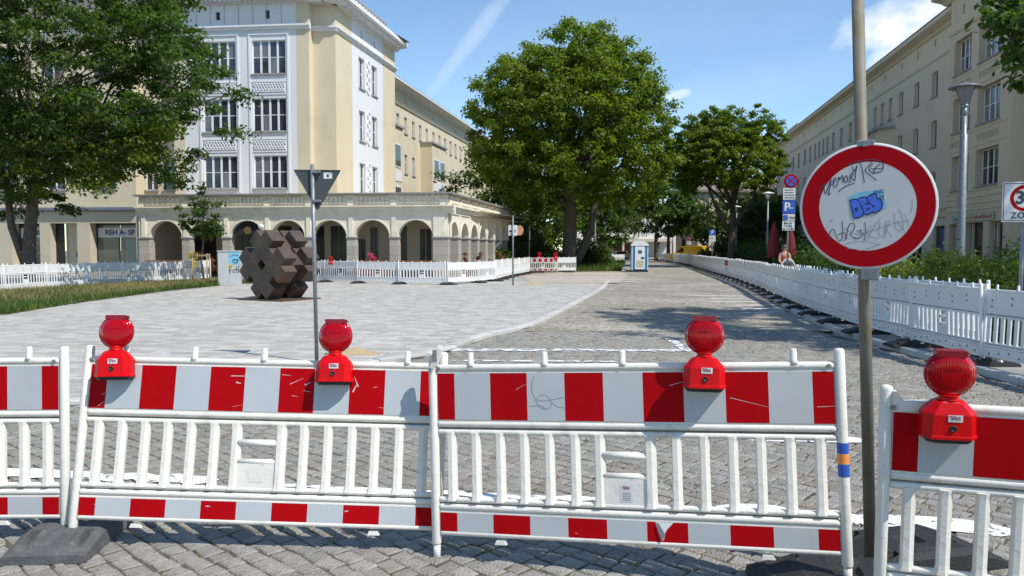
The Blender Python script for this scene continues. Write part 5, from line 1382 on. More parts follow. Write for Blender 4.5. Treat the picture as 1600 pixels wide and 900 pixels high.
#TREES
# ------------------------------------------------------------------ trees and shrubs
mt = tree('maple_tree', 'large leafy maple overhanging the shop wing at the left edge', (-20.5, 32.6, 0), 16, (.3, .2, 9.9), (8.0, 6.6, 6.9), 860, 125, .20, GR2, .27, seed=11, cr=.10, low=-.86, limbs=18, flat=.45, lump=.22, trunk_top=(.35, 0, 5.0),
     trunk2=[([Vector((-.1, 0, .9)), Vector((-.75, .1, 2.6)), Vector((-.85, 0, 4.6)), Vector((-2.2, -.5, 8))], [.18, .15, .13, .05])])
cen = []; rads = []
while len(cen) < 170:
    px = random.uniform(-60, 262); py = random.uniform(165, 305-max(0, px-60)*.25+12*math.sin(px*.05)); Y_ = random.uniform(30.3, 35.0)
    v = at(px, py, Y_); cen.append((v.x+20.5, v.y-32.6, v.z)); rads.append(random.uniform(.45, 1.0))
leafcloud('lower_crown', cen[::2], rads[::2], 110, .20, GR1, mt, None, .4, .5, 91); leafcloud('lower_crown', cen[1::2], rads[1::2], 110, .20, GR2, mt, None, .4, .5, 92)
b = MB()
for i in range(0, 60, 4): e = Vector(cen[i]); b.tube([(.1, 0, 5.2), Vector((0, 0, 5.6))*.45+e*.55+Vector((0, 0, .9)), e], [.09, .05, .015], BARK, 6)
b.build('lower_limbs', mt)
tree('spreading_tree', 'tall round-crowned tree standing alone in the middle of the view', (4.5, 60.5, 0), 20, (.15, 0, 11.3), (8.1, 7.6, 7.4), 1250, 95, .29, GR1, .60, seed=5, cr=.095, low=-.92, limbs=20, flat=.7, lump=.06, trunk_top=(.1, 0, 6.0),
     trunk2=[([Vector((.35, 0, .2)), Vector((1.0, .1, 1.5)), Vector((1.7, .2, 3.2)), Vector((2.0, .2, 5.2)), Vector((3.2, .5, 8.5))], [.36, .33, .30, .26, .1])], shape=lambda t: 1.0 if t > -.3 else 1.10)
tree('street_tree', 'green tree with a broad crown right of the tall one, before the beige far block', (20.6, 72.5, 0), 15, (-.7, 0, 10.3), (5.9, 5.2, 4.6), 800, 90, .26, GR1, .34, seed=21, cr=.10, low=-.75, limbs=14, flat=.55, lump=.12, trunk_top=(.2, 0, 5.6),
     trunk2=[([Vector((.1, 0, 3.6)), Vector((1.3, 0, 5.4)), Vector((2.6, 0, 8))], [.22, .2, .08]), ([Vector((.0, 0, 3.2)), Vector((-1.2, 0, 5.2)), Vector((-2.4, 0, 8))], [.22, .18, .07])])
nm = tree('near_maple', 'maple whose leafy branch tip hangs into the top right corner of the photo', (14.2, 12.6, 0), 11, (-1.5, .2, 9.2), (4.5, 5.0, 2.6), 300, 110, .17, GR2, .25, seed=31, cr=.13, low=-.45, limbs=20, flat=.45, trunk_top=(-.4, 0, 6.6))
cen = []; rads = []
for px, py, q in ((1578, 8, .42), (1560, 30, .36), (1590, 45, .4), (1555, 14, .3), (1600, 20, .5), (1592, 92, .34), (1602, 75, .4), (1566, 38, .25), (1600, 130, .25), (1612, 55, .5), (1625, 100, .5), (1630, 20, .7), (1640, 60, .7)):
    v = at(px, py, 12.2+random.uniform(-.4, .4)); cen.append((v.x-14.2, v.y-12.6, v.z)); rads.append(q)
leafcloud('hanging_leaves', cen, rads, 75, .17, GR2, nm, None, .6, .5, 77)
b = MB(); b.tube([(-.4, 0, 6.0), (-2.6, -.2, 6.6), cen[4], cen[1]], [.09, .06, .025, .008], BARK, 7); b.tube([(-2.6, -.2, 6.6), cen[7], cen[5]], [.04, .02, .006], BARK, 6); b.build('branch', nm)
bgs = [(-1.0, 72, 9.5, 6.5, 5.5, GR2, 'dark leafy tree behind the arcade end'), (3.2, 83, 9, 5, 5, GR1, 'bright green tree behind the two sign posts'),
       (10.2, 88, 8.5, 4, 5.2, GR2, 'light green tree just right of the big trunk'), (12.2, 122, 13, 6.5, 8, GR3, 'dark tree behind the first street lamp'), (21.0, 112, 12, 5.0, 5.6, GR2, 'green bushy tree above the portable toilet'),
       (25.2, 124, 14, 6.5, 9, GR3, 'dark tree over the yellow van'), (33, 128, 10, 6.5, 5.6, GR3, 'dark tree right of the yellow van'), (24.2, 84, 6.6, 4.2, 4.5, GR3, 'low dark tree under the street tree crown'),
       (28.3, 88, 7.0, 4.6, 4.4, GR3, 'low dark tree right of the street tree trunk'), (31.5, 96, 7.6, 4.2, 4.6, GR4, 'pale leafy tree before the orange block'), (16.0, 138, 13, 7, 8, GR3, 'farthest dark tree at the end of the street'),
       (22.3, 100, 7.5, 3.6, 5.0, GR2, 'mid green tree left of the second parking sign'), (44, 118, 12, 7, 7, GR3, 'dark tree beside the far end of the street block'),
       (8.3, 104, 10.5, 4.0, 6.0, GR2, 'weeping green tree behind the bed of the large tree')]
for i, (x, y, h, rx, rz, m, l) in enumerate(bgs):
    tree('background_tree', l, (x, y, 0), h, (0, 0, h*.62 if h < 9 else h-rz*(.85 if y < 100 else .70)), (rx, rx*.9, rz if h > 9 else h*.5), 110, 70, .50 if y > 90 else .40, m, .3, 'trees in the distance', seed=100+i, cr=.2, low=-.9 if y < 95 else -.42, limbs=8, flat=.7, lump=.3)
# sapling with stakes before the arcade
sg = at(318, 420, 38.3); sg.z = 0
sp_ = tree('young_tree', 'thin sapling held by wooden stakes before the arcade', (sg.x, sg.y, 0), 4.6, (0, 0, 3.15), (1.05, .9, 1.5), 46, 60, .17, GR2, .045, seed=41, cr=.26, low=-.8, limbs=16, flat=.5, lump=.45)
b = MB()
for x, y in ((-.42, -.3), (.42, -.3), (0, .45)):
    b = MB(); b.tube([(x, y, 0), (x, y, 1.45)], .035, WOODP, 8); b.build('stake', sp_)
b = MB(); b.box(-.46, .46, -.34, -.30, 1.32, 1.40, WOODP); b.build('crossbar', sp_)
def shrub(name, label, base, r, h, m, seed, n=26, per=60, leaf=.12, group=None, cat='shrub'):
    rd_ = random.Random(seed); r_ = thing(name, label, cat, base, 0, group); cen = []; rads = []
    for _ in range(n):
        a = rd_.uniform(0, 6.28); q = math.sqrt(rd_.random())*.8; z = rd_.uniform(.12, .95)*h; k = math.sqrt(max(.1, 1-(z/h)**2*.8))
        cen.append((r[0]*q*k*math.cos(a), r[1]*q*k*math.sin(a), z)); rads.append(.28*(r[0]+r[1])/2*rd_.uniform(.7, 1.2)+.05)
    leafcloud('foliage', cen, rads, per, leaf, m, r_, None, .9, .6, seed)
    b = MB()
    for _ in range(6): c_ = rd_.choice(cen); b.tube([(c_[0]*.1, c_[1]*.1, -.02), (c_[0]*.6, c_[1]*.6, c_[2]*.6), c_], [.025, .016, .006], BARK, 5)
    b.build('stems', r_); return r_
# shrubs behind the near right fence
k = 0
for (x, y, rx, h, m) in ((8.6, 12.6, 1.1, 1.45, GR4), (9.2, 14.6, 1.3, 1.5, GR4), (9.6, 16.8, 1.3, 1.6, GR4), (10.6, 19.0, 1.3, 1.55, GR4), (9.8, 13.2, 1.2, 1.6, GR4), (11.2, 15.8, 1.5, 1.8, GR2), (12.4, 18.4, 1.5, 1.8, GR2),
                         (10.9, 21.8, 1.4, 1.35, GR4), (11.6, 25, 1.6, 1.3, GR3), (12.5, 28.5, 1.8, 1.3, GR3), (13.4, 32.5, 2.0, 1.4, GR3), (14.6, 37, 2.1, 1.5, GR3)):
    shrub('shrub', ('pale green leafy shrub' if m is GR4 else 'dark green shrub')+' behind the right-hand fence, %s from the near end' % ORD[k], (x, y, .08), (rx, rx), h*.88, m, 200+k, 40, 110, .10 if y < 22 else .14, 'shrubs behind the right-hand fence'); k += 1
for i in range(10):
    y = 42+i*6.5; x = 16.2+(y-42)*.175
    shrub('hedge', 'dark clipped hedge piece beyond the right-hand fence, %s along the street' % ORD[i], (x+1.2, y, .08), (2.0, 3.6), 1.9 if i < 6 else 2.2, GR3, 300+i, 40, 70, .24, 'dark hedge along the right-hand pavement', 'hedge')
for i, (x, y, h) in enumerate(((-.6, 60, 2.2), (-3.5, 64, 3.0), (2.0, 63, 2.4), (1.2, 70, 3.5), (-5.5, 70, 4), (3.2, 58.6, 1.3), (6.8, 66, 2.0), (8.6, 72, 1.6), (-1.8, 56.5, 1.6))):
    shrub('bush', 'green bush between the arcade end and the big tree, %s of the clump' % ORD[i], (x, y, 0), (2.4, 2.0) if i not in (5, 7) else (1.2, 1.2), h, GR2 if i % 2 else GR3, 330+i, 50, 80, .24, 'bushes behind the corner of the arcade')
for i, (a, b_) in enumerate(((1.6, .7), (4.6, .7), (7.3, .8), (10.5, .8))):
    p = MS @ Vector((a, -b_, 0)); shrub('potted_plant', 'red-leaved potted plant beside the arcade flank, %s from the corner' % ORD[i], tuple(p), (.35, .35), 1.55, RUSTL, 350+i, 14, 40, .14, 'potted plants along the arcade flank', 'plant')
for a, m, l, nm in ((-4.1, PINK, 'pink flowers in a box before the arcade, third arch from the corner', 'flower_box'), (-13.6, RUSTL, 'reddish potted plants right of the sapling before the arcade', 'potted_plant')):
    p = MF @ Vector((a, -.8, 0)); shrub(nm, l, tuple(p), (.9, .3), 1.45, m, 360+int(a*-1), 14, 40, .10, None, 'plant')

# ------------------------------------------------------------------ street lamps
def lamp_head(kind, parent, H):
    if kind == 'lantern':
        b = MB()
        def hexr(r_, z): return [(r_*math.cos(i*math.pi/3), r_*math.sin(i*math.pi/3), z) for i in range(6)]
        b.loft([hexr(.13, H-.78), hexr(.32, H-.20)], mat('lantern_panel', (.17, .19, .21), .3, .1, 3, spec=.6)); la = b.build('lantern', parent)
        b = MB()
        for i in range(6): a = i*math.pi/3; b.tube([(.13*math.cos(a), .13*math.sin(a), H-.78), (.32*math.cos(a), .32*math.sin(a), H-.20)], .012, GALV, 5)
        b.build('lantern_bar', la)['kind'] = 'stuff'
        b = MB(); b.lathe([(.02, H-.0), (.04, H-.05), (.2, H-.09), (.50, H-.19), (.52, H-.22), (.48, H-.225), (.3, H-.19)], GALV, 28); b.build('roof', parent)
        b = MB(); b.lathe([(.06, H-.92), (.10, H-.86), (.13, H-.78)], GALV, 14); b.build('collar', parent)
    else:
        b = MB(); b.lathe([(.10, H-.55), (.20, H-.22), (.21, H-.18), (.02, H-.16)], FRW, 16); b.build('lantern', parent)
        b = MB(); b.lathe([(.02, H), (.12, H-.02), (.46, H-.12), (.47, H-.16), (.3, H-.17)], FRW, 20); b.build('roof', parent)
def lamp(pos, H, label, kind='mushroom', r0=.10):
    r_ = thing('street_lamp', label, 'street lamp', pos, 0, 'street lamps'); hd = .80 if kind == 'lantern' else 1.0
    b = MB(); hh = H-.5 if kind == 'mushroom' else H-.9
    b.tube([(0, 0, 0), (0, 0, 1.0), (0, 0, hh*.9 if kind == 'lantern' else hh*.55), (0, 0, hh*.905 if kind == 'lantern' else hh*.56), (0, 0, hh)], [r0, r0*.98, r0*.95, r0*.65, r0*.6], GALV, 14); b.build('post', r_)
    b = MB(); b.lathe([(r0*1.4, 0), (r0*1.4, .05), (r0*1.02, .12)], GALV, 14); b.build('base', r_)
    lamp_head(kind, r_, H)
    for ch in r_.children:
        if ch.name.split('.')[0] in ('lantern', 'roof', 'collar'): ch.matrix_basis = T(0, 0, H*(1-hd)) @ Matrix.Scale(hd, 4)
    if hd < 1: b = MB(); b.tube([(0, 0, hh-.02), (0, 0, H-.70)], [r0*.62, r0*.62], GALV, 12); b.build('post_tip', r_)
    return r_
p = at(1499, 450, 20.7); lamp((p.x, p.y, .08), 6.05, 'tall grey lantern lamp with a hexagonal head before the right-hand facade', 'lantern', .105)
for (px, Y, H, l) in ((1292, 36, 5.6, 'street lamp hidden behind the round sign, only its foot showing below'), (1198.5, 58, 6.0, 'street lamp left of the parking sign stack, beside the red parasols'), (1150, 78, 6.1, 'street lamp in front of the trunk of the dark street tree'),
                      (1051, 122, 5.6, 'small far street lamp left of the yellow van'), (1166, 95, 3.6, 'thin small lamp between two taller lamps on the right')):
    p = at(px, 400, Y); lamp((p.x, p.y, 0), H, l, r0=.10 if H > 5 else .06)
p = gp(929.5, 419); lamp((p.x, p.y, .03), 6.15, 'street lamp on the left of the road, just right of the big trunk')
p = gp(945, 410.5); lamp((p.x, p.y, 0), 6.0, 'second street lamp on the left, farther off behind the first')

# ------------------------------------------------------------------ small signs
def post(parent, H, r_=.03, lean=0): b = MB(); b.tube([(0, 0, 0), (lean, 0, H)], r_, GALV, 10); b.build('post', parent)
def plate(parent, x0, x1, z0, z1, m, y=-.04, name='plate', rim=None):
    b = MB(); b.cbox(x0, x1, y-.006, y, z0, z1, .004, m); return b.build(name, parent)
p = at(1229.5, 450, 28.2); r_ = thing('parking_sign_stack', 'stack of parking plates under a round no-stopping sign, left of the large round sign', 'road sign', (p.x, p.y, .08), R(-10))
zz = lambda y: CAMZ+(390-y)*28.2/1200-.08
post(r_, zz(276)+.05, .032)
b = MB(); b.lathe([(.30*.84, -.012), (.30*.84, 0)], SIGNR, 32, 'y', (.07, -.05, zz(284))); ds = b.build('no_stopping_disc', r_)
b = MB(); b.lathe([(.185, 0), (.185, .004)], BLUE, 28, 'y', (.07, -.062, zz(284))); b.build('blue_face', ds)
b = MB()
for s_ in (1, -1): d = .135; b.add([(.07-d-.02*s_*0, -.068, zz(284)-d*s_-.03), (.07+d, -.068, zz(284)+d*s_-.03), (.07+d, -.068, zz(284)+d*s_+.03), (.07-d, -.068, zz(284)-d*s_+.03)], [(0, 1, 2, 3)], SIGNR)
b.build('cross', ds)
def lines(b, x0, x1, z1, z0, n, m, y=-.052):
    for k in range(n):
        z = z1-(z1-z0)*(k+.5)/n; x = x0+random.uniform(0, .05)
        while x < x1-.04: w_ = random.uniform(.02, .06); b.box(x, min(x+w_, x1), y-.002, y, z-.016, z+.016, m); x += w_+.015
o = plate(r_, -.20, .23, zz(312.5), zz(294.5), SIGNRIM); b = MB(); lines(b, -.16, .20, zz(295.5), zz(311.5), 4, INK); b.build('print', o)
o = plate(r_, -.21, .24, zz(334), zz(314), BLUE); b = MB(); text_mesh(b, 'P', .42, T(-.05, -.053, zz(324)), SIGNRIM, .012, .001); b.box(.06, .17, -.056, -.053, zz(325.5)-.012, zz(325.5)+.012, SIGNRIM); b.add([(.06-.05, -.055, zz(325.5)), (.07, -.055, zz(325.5)+.045), (.07, -.055, zz(325.5)-.045)], [(0, 2, 1)], SIGNRIM); b.build('print', o)
o = plate(r_, -.20, .23, zz(345), zz(335), SIGNRIM); b = MB(); b.box(-.18, -.04, -.056, -.053, zz(344), zz(336.2), BLUE); text_mesh(b, '2 Std.', .13, T(.10, -.053, zz(340.5)), INK, .003, .001); b.build('print', o)
o = plate(r_, -.21, .22, zz(360.5), zz(346), SIGNRIM); b = MB(); text_mesh(b, 'Mo-Fr', .12, T(0, -.053, zz(349)), INK, .002, .001); text_mesh(b, '7-19h', .12, T(0, -.053, zz(353.6)), INK, .002, .001); text_mesh(b, 'Sa 7-13h', .11, T(0, -.053, zz(358)), INK, .002, .001); b.build('print', o)
# zone 30
p = at(1597, 380, 11.6); r_ = thing('zone_sign', 'square speed zone sign cut by the right edge of the photo', 'road sign', (p.x, p.y, .08), R(-14))
post(r_, 2.55, .03); q = CAMZ+(390-316)*11.6/1200-.08
b = MB(); b.cbox(-.30, .30, -.045, -.037, q-.30, q+.30, .004, SIGNRIM); pl_ = b.build('plate', r_)
b = MB()
for x0, x1, z0, z1 in ((-.285, .285, .27, .28), (-.285, .285, -.28, -.27), (-.285, -.275, -.27, .27), (.275, .285, -.27, .27)): b.box(x0, x1, -.047, -.045, q+z0, q+z1, INK)
for t in (0, 1): b.box(-.31, .31, -.034, -.020, q+(.285, -.305)[t], q+(.305, -.285)[t], GALV)
b.build('border', pl_)
b = MB(); annulus(b, .145, .195, -.0475, SIGNR, 48); 
b.v = [(x, y, z+q+.055) for x, y, z in b.v]; b.build('red_ring', pl_)
b = MB(); text_mesh(b, '30', .27, T(0, -.048, q+.055), INK, .008, .0005, .9); text_mesh(b, 'ZONE', .125, T(0, -.048, q-.205), INK, .003, .0005, 1.1); b.build('lettering', pl_)
# two posts on the left of the road
p = gp(801.5, 446, PZ); r_ = thing('double_sign', 'post with a white plate and a round orange-brown sign left of the road', 'road sign', (p.x, p.y, 0))
post(r_, CAMZ+53*p.y/1200, .035)
s_ = p.y/1200; b = MB(); b.box(-7*s_, 7*s_, .04, .05, CAMZ+22*s_, CAMZ+38*s_, SIGNRIM); b.box(-6*s_, -1.5*s_, .035, .04, CAMZ+27*s_, CAMZ+30*s_, INK); b.box(2*s_, 5*s_, .035, .04, CAMZ+27*s_, CAMZ+31*s_, INKG); b.box(-5*s_, 0, .035, .04, CAMZ+23.5*s_, CAMZ+25*s_, INK); b.build('plate', r_)
b = MB(); b.lathe([(8*s_, 0), (8*s_, .01)], mat('sign_orange_brown', (.50, .22, .12), .5, .3, 6), 24, 'y', (12*s_*.9, .09, CAMZ+30*s_)); d_ = b.build('disc', r_); d_.scale = (.75, 1, 1); d_.location = (.07, 0, 0)
p = gp(827, 424, PZ); r_ = thing('edge_on_sign', 'thin post with a pale plate seen edge-on, behind the plaza fence corner', 'road sign', (p.x, p.y, 0)); post(r_, CAMZ+37*p.y/1200, .04)
s_ = p.y/1200; b = MB(); b.box(.0, .05, -.3, .3, CAMZ+15*s_, CAMZ+30*s_, SIGNRIM); b.build('plate', r_)
def psign(px, ytop, Y, w_, rows, label, base=.03):
    p = at(px, 400, Y); s_ = Y/1200; r_ = thing('small_sign', label, 'road sign', (p.x, p.y, base), R(-8), 'small signs along the street'); post(r_, CAMZ+(390-ytop)*s_, .035)
    for (y0, y1, m, txt) in rows:
        o = plate(r_, -w_/2, w_/2, CAMZ+(390-y1)*s_, CAMZ+(390-y0)*s_, m)
        if txt: b = MB(); text_mesh(b, txt, (y1-y0)*s_*.95, T(0, -.055, CAMZ+(390-(y0+y1)/2)*s_), SIGNRIM if m is BLUE else INK, .02, .001); b.build('print', o)
        else: b = MB(); b.box(-w_*.3, w_*.1, -.056, -.05, CAMZ+(390-(y0*.6+y1*.4))*s_-.03, CAMZ+(390-(y0*.6+y1*.4))*s_+.03, INKG); b.build('print', o)
psign(1112.5, 359, 62, .52, ((360, 368, BLUE, 'P'), (368.6, 378.5, SIGNRIM, None)), 'blue parking sign with white plate behind the fence, right of the yellow van')
PUR = mat('sign_purple_red', (.28, .03, .10), .5, .3, 8)
psign(1076.5, 370, 92, .50, ((371, 376.5, PUR, None), (377.5, 383, SIGNRIM, None)), 'small sign with dark red top and white plate before the yellow van')
psign(1027.5, 377, 130, .6, ((378, 383.5, PUR, None), (385, 390, SIGNRIM, None)), 'tiny far sign with dark red top left of the small far lamp')

# ------------------------------------------------------------------ cabinets
def cabinet(x, y, w_, d_, h_, label, m, rz=0):
    r_ = thing('utility_cabinet', label, 'cabinet', (x, y, PZ), rz, 'utility cabinets'); b = MB(); b.cbox(-w_/2, w_/2, -d_/2, d_/2, 0, h_, .012, m); bo = b.build('housing', r_)
    b = MB(); b.loft([[(-w_/2-.02, -d_/2-.03, h_-.02), (w_/2+.02, -d_/2-.03, h_-.02), (w_/2+.02, d_/2+.03, h_-.02), (-w_/2-.02, d_/2+.03, h_-.02)], [(-w_/2-.02, -d_/2-.03, h_+.03), (w_/2+.02, -d_/2-.03, h_+.03), (w_/2+.02, d_/2+.03, h_+.03), (-w_/2-.02, d_/2+.03, h_+.03)]], m); b.build('lid', r_)
    b = MB(); b.box(-.004, .004, -d_/2-.004, -d_/2, .12, h_-.06, GROOVE); b.build('door_gap', bo); return r_, bo
CAB1 = mat('cabinet_paint', (.40, .42, .42), .6, .08, 4); CAB2 = mat('cabinet_grey', (.36, .36, .34), .7, .15, 6, .2, 30)
p = gp(356, 446, PZ); r_, bo = cabinet(p.x, p.y+.3, .98, .55, 1.55, 'pale utility cabinet with painted scrawls and a blue patch, left of the sculpture', CAB1, R(14))
b = MB(); y = -.279; b.box(-.02, .46, y-.003, y, .95, 1.5, CYAN); b.box(-.02, .10, y-.005, y-.003, .72, .98, GLD)
ribbon(b, [(.10, 1.32), (.25, 1.40), (.40, 1.34)], .035, INK, y-.006); ribbon(b, [(.15, 1.1), (.22, 1.2), (.30, 1.12), (.38, 1.2), (.36, 1.02), (.18, 1.04)], .05, INK, y-.006)
for l in ([(.02, .85), (.02, .55)], [(.02, .85), (.13, .86)], [(.02, .70), (.10, .71)], [(.26, .72), (.17, .72), (.15, .60), (.25, .58)], [(.31, .85), (.30, .58)], [(.30, .72), (.40, .73)], [(.41, .88), (.39, .56)]): ribbon(b, l, .03, INK, y-.006)
b.build('scrawl', bo)
p = gp(384, 442, PZ); r_, bo = cabinet(p.x, p.y+.8, .85, .5, 1.52, 'grey utility cabinet half hidden behind the sculpture', CAB2, R(10))
b = MB(); b.add([(.0+.16*math.cos(t)+.2, -.254, .9+.3*math.sin(t)) for t in [k*.52 for k in range(12)]], [tuple(range(12))], mat('mural_teal', (.25, .45, .45), .7, .2, 9)); b.build('scrawl', bo)
# yellow marker hanging on the fence
p = at(304, 408, 38.2); r_ = thing('yellow_marker', 'ochre yellow lamp bracket hung over the fence left of the cabinets', 'marker', (p.x, p.y-.12, 0))
MK = mat('marker_yellow', (.50, .30, .02), .5, .15, 6)
b = MB(); b.cbox(-.22, .20, -.08, .08, 1.18, 1.50, .02, MK); b.build('lamp_box', r_); b = MB(); b.cbox(-.06, .12, -.06, .06, .72, 1.18, .02, MK); b.cbox(-.10, .16, -.07, .07, .95, 1.05, .02, MK); b.build('bracket', r_)

# ------------------------------------------------------------------ portable toilet
WP = mat('toilet_white', (.72, .74, .76), .45, .05, 5); BP = mat('toilet_blue', (.01, .20, .42), .45, .1, 5)
p = gp(1001, 425); r_ = thing('portable_toilet', 'blue and white portable toilet standing on the road', 'portable toilet', (p.x, p.y+.6, 0), R(-6))
b = MB(); b.box(-.60, .60, -.60, .60, .0, .12, BLK); 
for x in (-.5, .5): b.box(x-.08, x+.08, -.66, .66, 0, .08, BLK)
b.build('skid', r_)
b = MB(); b.cbox(-.58, .58, -.58, .58, .12, 1.95, .05, BP); hs_ = b.build('walls', r_)
b = MB()
for x in (-.57, .57): b.box(x-.03, x+.03, -.605, -.55, .12, 1.95, WP); b.box(x-.05, x+.05, .5, .61, .12, 1.95, WP)
for s_ in (-1, 1):
    for k in range(5): y = -.40+k*.19; b.box(s_*.59-.012, s_*.59+.012, y, y+.06, .2, 1.85, BP)
b.build('corner_posts', r_)
b = MB(); b.cbox(-.36, .36, -.615, -.585, .2, 1.9, .01, WP); dr = b.build('door', r_)
b = MB(); b.box(-.14, .14, -.622, -.615, 1.35, 1.62, INKG); b.box(.02, .12, -.626, -.622, 1.38, 1.58, INK); b.box(-.12, -.03, -.626, -.622, 1.38, 1.58, INK); b.build('pictogram', dr)
b = MB(); b.box(.1, .32, -.64, -.615, .98, 1.10, BLK); b.build('door_handle', dr)
b = MB(); b.box(-.26, .26, -.620, -.6155, .35, .85, CREAMF); b.build('door_panel', dr)
b = MB(); b.loft([[(-.64, y, 1.93), (-.64, y, 2.02), (-.5, y, 2.18), (-.25, y, 2.27), (0, y, 2.30), (.25, y, 2.27), (.5, y, 2.18), (.64, y, 2.02), (.64, y, 1.93)] for y in (-.64, .64)], WP); b.build('roof', r_)

# ------------------------------------------------------------------ yellow van, blue car
def vehicle(name, label, cat, pos, rz, prof, W_, body, wins, wheels, sill):
    r_ = thing(name, label, cat, pos, rz); b = MB()
    n = len(prof); hw = W_/2
    def ring(y, k): return [(x, y, sill+(z-sill)*k if z > sill else z) for x, z in prof]
    def inset(y, f): 
        cx = sum(x for x, z in prof)/n; cz = sum(z for x, z in prof)/n; return [(cx+(x-cx)*f, y, cz+(z-cz)*f) for x, z in prof]
    b.loft([inset(-hw, .965), inset(-hw+.06, 1.0), inset(hw-.06, 1.0), inset(hw, .965)], body); bo = b.build('body', r_)
    for w_ in wins:
        for s_ in (-1, 1):
            b = MB(); y = s_*(hw+.004); pts = [(x, y, z) for x, z in w_]; b.add(pts if s_ < 0 else pts[::-1], [tuple(range(len(pts)))], DARKIN); b.build('side_window', bo)
    for x in wheels:
        for s_ in (-1, 1):
            b = MB(); b.lathe([(.2, -.1), (.31, -.1), (.325, -.06), (.325, .06), (.31, .1), (.2, .1)], RUBB, 24, 'y', (x, s_*(hw-.08), .325)); wh = b.build('wheel', r_)
            b = MB(); b.lathe([(.03, .112*1), (.19, .105), (.21, .09), (.21, -.09), (.19, -.105), (.03, -.112)], GALV, 16, 'y', (x, s_*(hw-.08), .325)); b.build('rim', wh)
    return r_, bo
YEL = mat('van_yellow', (.72, .40, .004), .3, .04, 3, coat=.5)
vprof = [(-2.2, .35), (-2.25, .75), (-2.05, .98), (-1.35, 1.12), (-.75, 1.72), (-.45, 1.86), (1.9, 1.90), (2.15, 1.78), (2.2, .9), (2.2, .35)]
p = at(1077, 400, 94); r_, bo = vehicle('yellow_van', 'yellow delivery van parked beyond the fence', 'van', (p.x, p.y, 0), R(-38), vprof, 1.8, YEL,
     [[(-1.15, 1.14), (-.25, 1.14), (-.25, 1.68), (-.62, 1.68)]], (-1.4, 1.4), .35)
p = at(1076.5, 392, 96); r_.matrix_basis = T(p.x, p.y, .08) @ RZ(R(-38)) @ Matrix.Scale(1.06, 4)
b = MB(); b.add([(-1.38, -.80, 1.15), (-1.38, .80, 1.15), (-.80, .78, 1.71), (-.80, -.78, 1.71)], [(0, 3, 2, 1)], DARKIN); b.build('windscreen', bo)
for s_ in (-1, 1): b = MB(); b.cbox(-2.24, -2.0, s_*.62-.18, s_*.62+.18, .72, .92, .02, FILMW); b.build('headlight', bo)
for s_ in (-1, 1): b = MB(); b.cbox(-1.05, -.90, s_*.98-.09, s_*.98+.09, 1.15, 1.32, .02, BLK); b.build('wing_mirror', bo)
BLC = mat('car_blue', (.03, .06, .20), .3, .05, coat=.5)
cprof = [(-2.0, .3), (-2.05, .7), (-1.2, .92), (-.6, 1.38), (.9, 1.42), (1.6, .98), (2.0, .9), (2.0, .3)]
p = at(1101, 398, 99); vehicle('blue_car', 'dark blue parked car showing over the fence right of the yellow van', 'car', (p.x, p.y, .1), R(70), cprof, 1.75, BLC, [[(-.95, .95), (1.2, .95), (.85, 1.34), (-.55, 1.32)]], (-1.25, 1.3), .3)
p = at(968, 397, 128); vehicle('pale_car', 'distant silver car parked across the end of the street', 'car', (p.x, p.y, 0), R(5), cprof, 1.75, mat('car_silver', (.5, .5, .5), .3, .05, coat=.5), [[(-.95, .95), (1.2, .95), (.85, 1.34), (-.55, 1.32)]], (-1.25, 1.3), .3)

# ------------------------------------------------------------------ closed red parasols
CLOTH = mat('parasol_red', (.16, .008, .012), .8, .15, 6)
for (px, Y, H, l) in ((1209, 46, 3.35, 'closed dark red parasol left of the parking sign stack'), (1235, 44, 2.95, 'closed dark red parasol behind the parking sign stack')):
    p = at(px, 390, Y); r_ = thing('closed_parasol', l, 'parasol', (p.x, p.y, 0), 0, 'closed red parasols'); post(r_, H, .03)
    b = MB(); rings = []
    for z, q in ((H, .03), (H-.25, .10), (H-.8, .20), (H-1.5, .29), (H-2.1, .33), (H-2.2, .30)):
        rings.append([(q*(1+.22*(k % 2))*math.cos(k*math.pi/8), q*(1+.22*(k % 2))*math.sin(k*math.pi/8), z) for k in range(16)])
    b.loft(rings, CLOTH, True); b.build('canopy', r_)
    b = MB(); b.cbox(-.4, .4, -.4, .4, 0, .08, .02, LEDGE); b.build('base', r_)

# ------------------------------------------------------------------ person with pram
SKIN = mat('skin', (.55, .30, .21), .55, .06, 20); TOP = mat('top_orange', (.40, .10, .04), .8, .15, 15); TROU = mat('trousers_dark', (.03, .035, .05), .8, .1, 10); HAIR = mat('hair_brown', (.10, .045, .03), .6, .2, 30); PRM = mat('pram_fabric', (.42, .42, .42), .8, .1, 10)
pp = at(1226, 396, 30.0); pz = .08; PM = T(pp.x, pp.y, pz) @ RZ(R(-8))
per = thing('person', 'person in an orange sleeveless top pushing a pale pram behind the right-hand fence', 'person', M=PM)
def skinned(name, verts, edges, radii, m, parent, sub=2):
    me = bpy.data.meshes.new(name); me.from_pydata(verts, edges, []); o = link(name, me, parent); me.materials.append(m)
    sk = o.modifiers.new('Skin', 'SKIN'); sk.use_smooth_shade = True
    for i, r_ in enumerate(radii): me.skin_vertices[0].data[i].radius = (r_ if isinstance(r_, tuple) else (r_, r_)); me.skin_vertices[0].data[i].use_root = (i == 0)
    o.modifiers.new('Sub', 'SUBSURF').levels = sub; o.modifiers['Sub'].render_levels = sub
    return o
